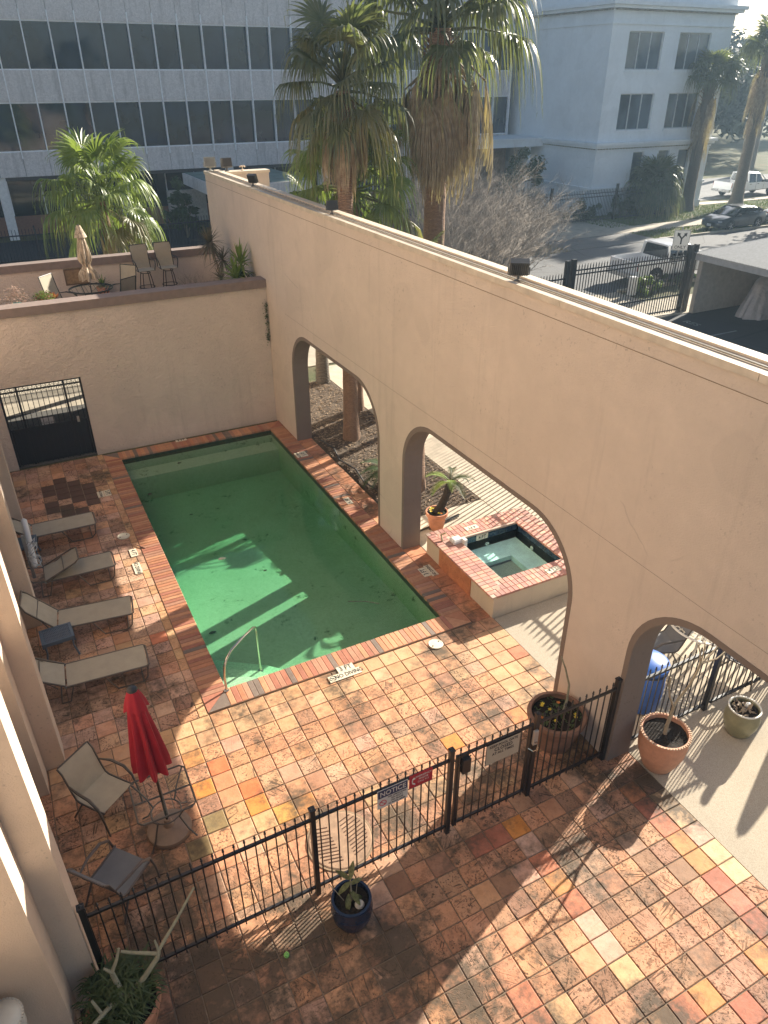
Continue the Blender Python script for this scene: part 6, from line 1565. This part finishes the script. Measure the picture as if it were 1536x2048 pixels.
q=MB(); n=360
V=[]
for i in range(n+1):
    y=-12+25.3*i/n; z=2.5+.02*cos(i*pi); V+=[(24.5,y,z),(36,y,z+.55)]
q.add(V,[(2*i,2*i+1,2*i+3,2*i+2) for i in range(n)]).build('corrugated_roof',plain('shade_dark_corrugated_metal',(.20,.205,.21),.9,.0,var=.12,spec=.1),cp,'leaf')  # roof grey set dark to carry a tree's shade in its colour
for y in (13.0-4.2,13.0-8.4,13-12.6,13-16.8): MB().box(24.6,24.72,y-.06,y+.06,0,2.215).build('post',CPW,cp)
cv=thing('covered_motorcycle',(27.3,11.6,0),'tall shape under a wrinkled silver cover inside the carport','covered vehicle')
q=MB(); V=[];n=56;rows=18
for i in range(rows+1):
    u=i/rows; z=1.75*(1-u)+.04
    for k_ in range(n):
        a=2*pi*k_/n; f=.06*sin(a*9+u*2)+.04*sin(a*17+1)
        rx_=(.55+.50*u)*(1+f*u); ry_=(.28+.42*u)*(1+f*u); tp=1-max(0,.12-u)*3
        V.append((rx_*tp*cos(a)+.05*sin(u*5),ry_*tp*sin(a),z+(.18*cos(a)*(1-u))))
q.add(V,[(i*n+k_,i*n+(k_+1)%n,(i+1)*n+(k_+1)%n,(i+1)*n+k_) for i in range(rows) for k_ in range(n)]+[tuple(range(n))]).build('cover',plain('silver_cover_cloth',(.42,.40,.40),.45,.1,var=.15,scale=4,bscale=9,bstr=.8,bdist=.05),cv,True,local=True)
cv.location=(27.0,11.4,-.03)
LP=plain('faded_lot_paint',(.22,.22,.21),.9,var=.4,scale=6)
for k_,(x,y) in enumerate([(20.8,10.3),(20.5,6.6),(20.3,3.2)]):
    t=tag(MB().box(x,x+3.6,y-.05,y+.05,-.028,-.024).build('parking_line',LP),['farthest faded parking bay line by the carport','middle faded parking bay line in the lot','nearest faded parking bay line in the lot'][k_],'road marking'); 
def roadtext(s,loc,label): 
    me=text_mesh(s,.5,LP,.001); o=bpy.data.objects.new('parking_lettering',me); COL.objects.link(o); o.location=loc; o.rotation_euler=(0,0,-pi/2); tag(o,label,'road marking')
roadtext('RES',(23.6,11.9,-.024),'faded lettering painted on the lot before the covered shape')
# lane sign, bollard
ls=thing('lane_sign',(24.9,16.4,0),'white lane sign with forked arrows and ONLY, seen over the sliding gate','traffic sign',rz=0)
ls.location=(27.6,16.9,0); SX_,SY_=27.6,16.9
MB().box(SX_-.03,SX_+.03,SY_-.03,SY_+.03,0,2.75).build('post',plain('galvanised',(.3,.3,.3),.5,.5),ls)
sgz=2.15; WS=plain('sign_white',(.72,.72,.70),.5,var=.04)
bd=MB().cham(-.38,.38,-.46,.46,0,.01,.004).mesh('board',WS); rt=(pi/2,0,-.55)
# board faces the camera side street (-Y)
bo=inst('board',bd,ls,(SX_,SY_-.04,sgz),rot=rt)
def onboard(me,name,x,y,z=.0115): o=bpy.data.objects.new(name,me); COL.objects.link(o); o.parent=bo; o.location=(x,y,z); return o
q=MB(); w=.035
q.box(-w,w,-.18,.05,0,.002)
for s_ in (-1,1):
    q.add([(-w*s_*0,0.02,0),(s_*.17,.22,0),(s_*.12,.27,0),(-s_*w,.08,0)],[(0,1,2,3)])
    q.add([(s_*.23,.35,0),(s_*.06,.30,0),(s_*.21,.16,0)],[(0,1,2)])
onboard(q.mesh('fork_arrow',BLACK),'fork_arrow',0,0); onboard(text_mesh('ONLY',.2,BLACK,.001),'lettering',0,-.32)
q=MB(); 
for a in (-.365,.355): q.box(a,a+.012,-.44,.44,0,.0015)
for a in (-.445,.433): q.box(-.352,.352,a,a+.012,0,.0015)
onboard(q.mesh('border',BLACK),'border',0,0,.0105)
bo2=thing('bollard',(24.6,16.5,0),'short white square bollard beside the green street shrub','bollard'); MB().cham(24.4,24.75,16.4,16.65,0,.85,.03).build('body',WHITE,bo2)
# globe lamp
gl=thing('street_lamp',(78,54.5,0),'black street lamp with a cluster of white globes in the park','street lamp'); MB().tube([(78,54.5,0),(78,54.5,4.0)],.09,8).build('pole',IRON,gl)
GLB=plain('white_globe',(.85,.85,.82),.3,var=0)
for i,(dx,dz) in enumerate(((-.6,3.9),(0,4.35),(.6,3.9))):
    MB().lathe([(0.001,-.28)]+[(.28*cos(a*pi/12),.28*sin(a*pi/12)) for a in range(-5,6)]+[(0.001,.28)],(78+dx,54.5,dz),16).build('globe',GLB,gl,True)
MB().tube([(77.4,54.5,3.6),(78,54.5,3.5),(78.6,54.5,3.6)],.05,6).build('arm',IRON,gl)
# park bits
for k_,(x,y,lb) in enumerate([(63,52.5,'low pale stone block beside the park walk, left of the palms'),(69,54.5,'low pale stone block beside the park walk near the globe lamp')]):
    tag(MB().cham(x,x+1.2,y,y+.5,0,.6,.04).build('stone_block',SIDEW),lb,'stone block')

# ================= vehicles =================
def carpaint(name,c,rough=.28,metal=.0): 
    m,nt,b=nodes(name); b.inputs['Base Color'].default_value=(*c,1); b.inputs['Roughness'].default_value=rough; b.inputs['Metallic'].default_value=metal; b.inputs['Coat Weight'].default_value=.6; b.inputs['Coat Roughness'].default_value=.06; return m
TYRE=plain('tyre_rubber',(.018,.018,.018),.85); RIM=plain('alloy_rim',(.4,.4,.41),.35,.8); CG=plain('car_glass',(.012,.016,.02),.05,spec=1); TL=plain('red_tail_lamp',(.35,.015,.01),.25); CHR=plain('chrome_trim',(.5,.5,.5),.2,.9); HL=plain('headlamp_glass',(.5,.52,.55),.15)
PLT=plain('number_plate',(.55,.55,.55),.5)
def loft(st,m,name,parent,closed_ends=True):
    """st: list of (x, [(y,z)...half section from bottom to top]) mirrored"""
    q=MB(); V=[];K=len(st[0][1])
    for x,sec in st:
        V+=[(x,y,z) for y,z in sec]+[(x,-y,z) for y,z in reversed(sec)]
    M=2*K; F=[(i*M+k_,i*M+(k_+1)%M,(i+1)*M+(k_+1)%M,(i+1)*M+k_) for i in range(len(st)-1) for k_ in range(M)]
    F+=[tuple(range(M)),tuple(range((len(st)-1)*M,len(st)*M))]
    return q.add(V,F).build(name,m,parent,True,local=True)
def wheel(t,x,y,r,w=.2,spokes=5):
    wl=MB().lathe([(r*.62,-w/2),(r*.95,-w/2),(r,-w/2+.03),(r,w/2-.03),(r*.95,w/2),(r*.62,w/2)],(0,0,0),28).mesh('wheel',TYRE,True)
    o=bpy.data.objects.new('wheel',wl); COL.objects.link(o); o.parent=t; o.location=(x,y,r); o.rotation_euler=(pi/2 if y<0 else -pi/2,0,0)
    q=MB().lathe([(r*.66,w/2-.01),(r*.62,w/2+.006),(r*.58,w/2-.03),(r*.2,w/2-.05)],(0,0,0),24,caps=False)
    for k_ in range(spokes): a=2*pi*k_/spokes; q.obox((r*.36*cos(a),r*.36*sin(a),w/2-.005),(r*.56,r*.15,.02),a)
    q.lathe([(r*.14,w/2-.02),(r*.13,w/2+.02),(0.001,w/2+.022)],(0,0,0),12)
    ri=q.mesh('rim',RIM); c=bpy.data.objects.new('rim',ri); COL.objects.link(c); c.parent=o
    MB().lathe([(r*.6,w/2-.06),(0.001,w/2-.061)],(0,0,0),20).build('brake_shade',TYRE,o,local=True)
def sedan(loc,rz,label,paint,name='sedan_car'):
    t=thing(name,loc,label,'car',None,rz)   # front toward +X
    S=[]
    def sec(w,zb,zm,zt): return [(w*.86,zb),(w,zb+.10),(w*1.0,zm*.6+zb*.4),(w*.985,zm),(w*.9,zt),(w*.5,zt+.015),(0.0,zt+.02)]
    for x,w,zb,zm,zt in [(-2.30,.72,.35,.70,.86),(-2.22,.82,.24,.78,1.02),(-1.9,.90,.2,.84,1.06),(-1.2,.915,.2,.86,.98),(0,.915,.2,.84,.94),(1.0,.91,.2,.80,.92),(1.6,.90,.2,.74,.84),(2.1,.84,.22,.64,.74),(2.32,.70,.26,.52,.60),(2.38,.55,.30,.46,.50)]: S.append((x,sec(w,zb,zm,zt)))
    loft(S,paint,'body',t)
    C=[]
    for x,w,zt in [(-2.02,.66,1.03),(-1.5,.70,1.24),(-.9,.70,1.39),(-.2,.70,1.42),(.3,.70,1.38),(.8,.72,1.17),(1.25,.74,.93)]: C.append((x,[(min(.86,w*1.17),.90),(w*1.08,(zt+.95)/2),(w*.93,zt-.04),(w*.6,zt-.005),(0,zt)]))
    loft(C,CG,'greenhouse_glass',t)
    R=[(x,[(w,zt-.035),(w*.9,zt+.006),(w*.5,zt+.02),(0,zt+.025)]) for x,w,zt in [(-1.35,.62,1.28),(-.9,.645,1.39),(-.2,.65,1.42),(.28,.63,1.385)]]
    loft(R,paint,'roof',t)
    for s_ in (-1,1):
        q=MB(); 
        q.tube([(1.22,s_*.80,.92),(.78,s_*.74,1.16),(.28,s_*.65,1.37)],.03,5); q.tube([(-1.35,s_*.62,1.28),(-1.9,s_*.70,1.06)],.05,5); q.tube([(-.35,s_*.66,1.38),(-.38,s_*.80,.93)],.025,5); q.build('pillar',paint,t,local=True)
        MB().obox((.75,s_*.96,.98),(.14,.2,.12)).build('mirror',paint,t,local=True)
        MB().obox((2.2,s_*.66,.62),(.22,.22,.07),rz=-s_*.5).build('headlight',HL,t,local=True)
        MB().obox((-2.24,s_*.62,.88),(.08,.4,.07)).build('tail_light',TL,t,local=True)
        q=MB(); 
        for x in (1.38,-1.32): q.tube([(x+.38*cos(a*pi/10),s_*.915,.33+.38*sin(a*pi/10)) for a in range(11)],.03,5)
        q.build('wheel_arch',TYRE,t,local=True)
        q=MB().box(-.37,-.36,s_*.918-.003,s_*.918+.003,.3,.9).box(.72,.73,s_*.918-.003,s_*.918+.003,.3,.88).box(-1.2,-1.19,s_*.918-.003,s_*.918+.003,.6,.95); q.build('door_seam',TYRE,t,local=True)
        for x in (-.2,-1.05): MB().obox((x,s_*.925,.80),(.18,.02,.03)).build('door_handle',paint,t,local=True)
        for x in (1.38,-1.32): wheel(t,x,s_*.84,.335,.22)
    MB().obox((2.33,0,.42),(.10,1.0,.22)).build('grille',TYRE,t,local=True); MB().obox((2.395,0,.36),(.015,.34,.16)).build('number_plate',PLT,t,local=True)
    return t
sedan((43.75,27.1,-.03),pi+.02,'dark grey sedan parked at the far kerb facing left',carpaint('dark_grey_metallic',(.045,.05,.06),.3,.4))
sedan((49.4,27.0,-.03),pi,'pale silver car cut by the right edge, parked behind the dark sedan',carpaint('silver_paint',(.5,.5,.5),.3,.4))
def pickup(loc,rz,label,paint,L=5.9):
    t=thing('pickup_truck',loc,label,'pickup truck',None,rz)   # front +X
    def sec(w,zb,zm,zt): return [(w*.92,zb),(w,zb+.08),(w,zm),(w*.97,zt),(w*.6,zt+.01),(0,zt+.01)]
    loft([(x,sec(w,zb,zm,zt)) for x,w,zb,zm,zt in [(.62,.99,.5,.95,1.16),(1.9,.99,.5,.95,1.14),(2.6,.98,.5,.93,1.10),(2.85,.92,.52,.9,1.02)]],paint,'hood',t)
    loft([(x,sec(w,zb,zm,zt)) for x,w,zb,zm,zt in [(-1.02,.99,.48,.95,1.14),(.62,.99,.48,.95,1.16)]],paint,'cab_lower',t)
    loft([(x,[(.97,1.12),(.93,1.3),(w,zt-.06),(w*.6,zt),(0,zt)]) for x,w,zt in [(-1.0,.72,1.80),(-.8,.76,1.85),(.2,.76,1.86),(.55,.78,1.72),(1.15,.86,1.2)]],CG,'cab_glass',t)
    loft([(x,[(w,zt-.05),(w*.9,zt+.015),(w*.5,zt+.03),(0,zt+.03)]) for x,w,zt in [(-1.02,.76,1.82),(-.8,.79,1.86),(.2,.79,1.87),(.48,.78,1.76)]],paint,'roof',t)
    for s_ in (-1,1):
        q=MB(); q.tube([(1.18,s_*.93,1.16),(.5,s_*.80,1.76)],.04,5); q.tube([(-1.0,s_*.80,1.82),(-1.02,s_*.96,1.12)],.07,5); q.tube([(-.1,s_*.80,1.84),(-.1,s_*.955,1.12)],.04,5); q.build('pillar',paint,t,local=True)
        MB().box(-2.95,-1.06,s_*.99-.04 if s_>0 else -.99,s_*.99 if s_>0 else -.99+.04,.52,1.22).build('bed_side',paint,t,local=True)
        MB().obox((-2.93,s_*.93,1.0),(.08,.11,.36)).build('tail_light',TL,t,local=True)
        MB().obox((.95,s_*1.12,1.22),(.1,.24,.2)).build('mirror',TYRE,t,local=True)
        MB().obox((2.82,s_*.78,.92),(.12,.26,.2)).build('headlight',HL,t,local=True)
        for x in (1.95,-1.75):
            wheel(t,x,s_*.90,.40,.26,6)
            q=MB().tube([(x+.47*cos(a*pi/10),s_*.985,.42+.47*sin(a*pi/10)) for a in range(11)],.035,5); q.add([(x,s_*.992,.42)]+[(x+.46*cos(a*pi/10),s_*.992,.42+.46*sin(a*pi/10)) for a in range(11)],[(0,i+1,i+2) for i in range(10)]); q.build('wheel_arch',TYRE,t,local=True)
        for x in (.15,-.75): MB().obox((x,s_*1.0,1.0),(.2,.02,.035)).build('door_handle',TYRE,t,local=True)
        q=MB()
        for x in (-.1,.85): q.box(x,x+.012,s_*.993-.004,s_*.993+.004,.55,1.1)
        q.build('door_seam',TYRE,t,local=True)
    MB().box(-2.93,-1.06,-.949,.949,.55,.66).build('bed_floor',TYRE,t,local=True); MB().box(-2.98,-2.932,-.949,.949,.55,1.2).build('tailgate',paint,t,local=True)
    MB().box(-1.06,-1.021,-.949,.949,.66,1.2).build('bed_front',paint,t,local=True)
    MB().obox((-3.08,0,.55),(.16,1.9,.20)).build('rear_bumper',CHR,t,local=True); MB().obox((2.93,0,.56),(.16,1.85,.24)).build('front_bumper',CHR,t,local=True)
    MB().obox((-3.17,0,.60),(.02,.32,.15)).build('number_plate',PLT,t,local=True); MB().obox((2.9,0,.86),(.06,1.2,.28)).build('grille',TYRE,t,local=True)
    return t
WP=carpaint('white_truck_paint',(.75,.76,.77),.25)
pickup((28.6,18.25,-.03),-.03,'white pickup parked at the near kerb behind the sliding gate, tail toward the camera',WP)
pickup((57.9,37.9,-.03),-.02,'white crew-cab pickup driving on the cross street at the right edge',WP)
# ================= air =================
hm = bpy.data.materials.new('thin_blue_haze'); hm.use_nodes = True; _n = hm.node_tree.nodes; _n.remove(_n['Principled BSDF'])
pv = _n.new('ShaderNodeVolumePrincipled'); pv.inputs['Color'].default_value = (.55,.78,1,1); pv.inputs['Density'].default_value = .0008; pv.inputs['Anisotropy'].default_value = .35
hm.node_tree.links.new(pv.outputs[0], _n['Material Output'].inputs['Volume'])
hz = MB().box(-405,405,-205,605,-3,24).build('haze', hm); hz['kind'] = 'stuff'
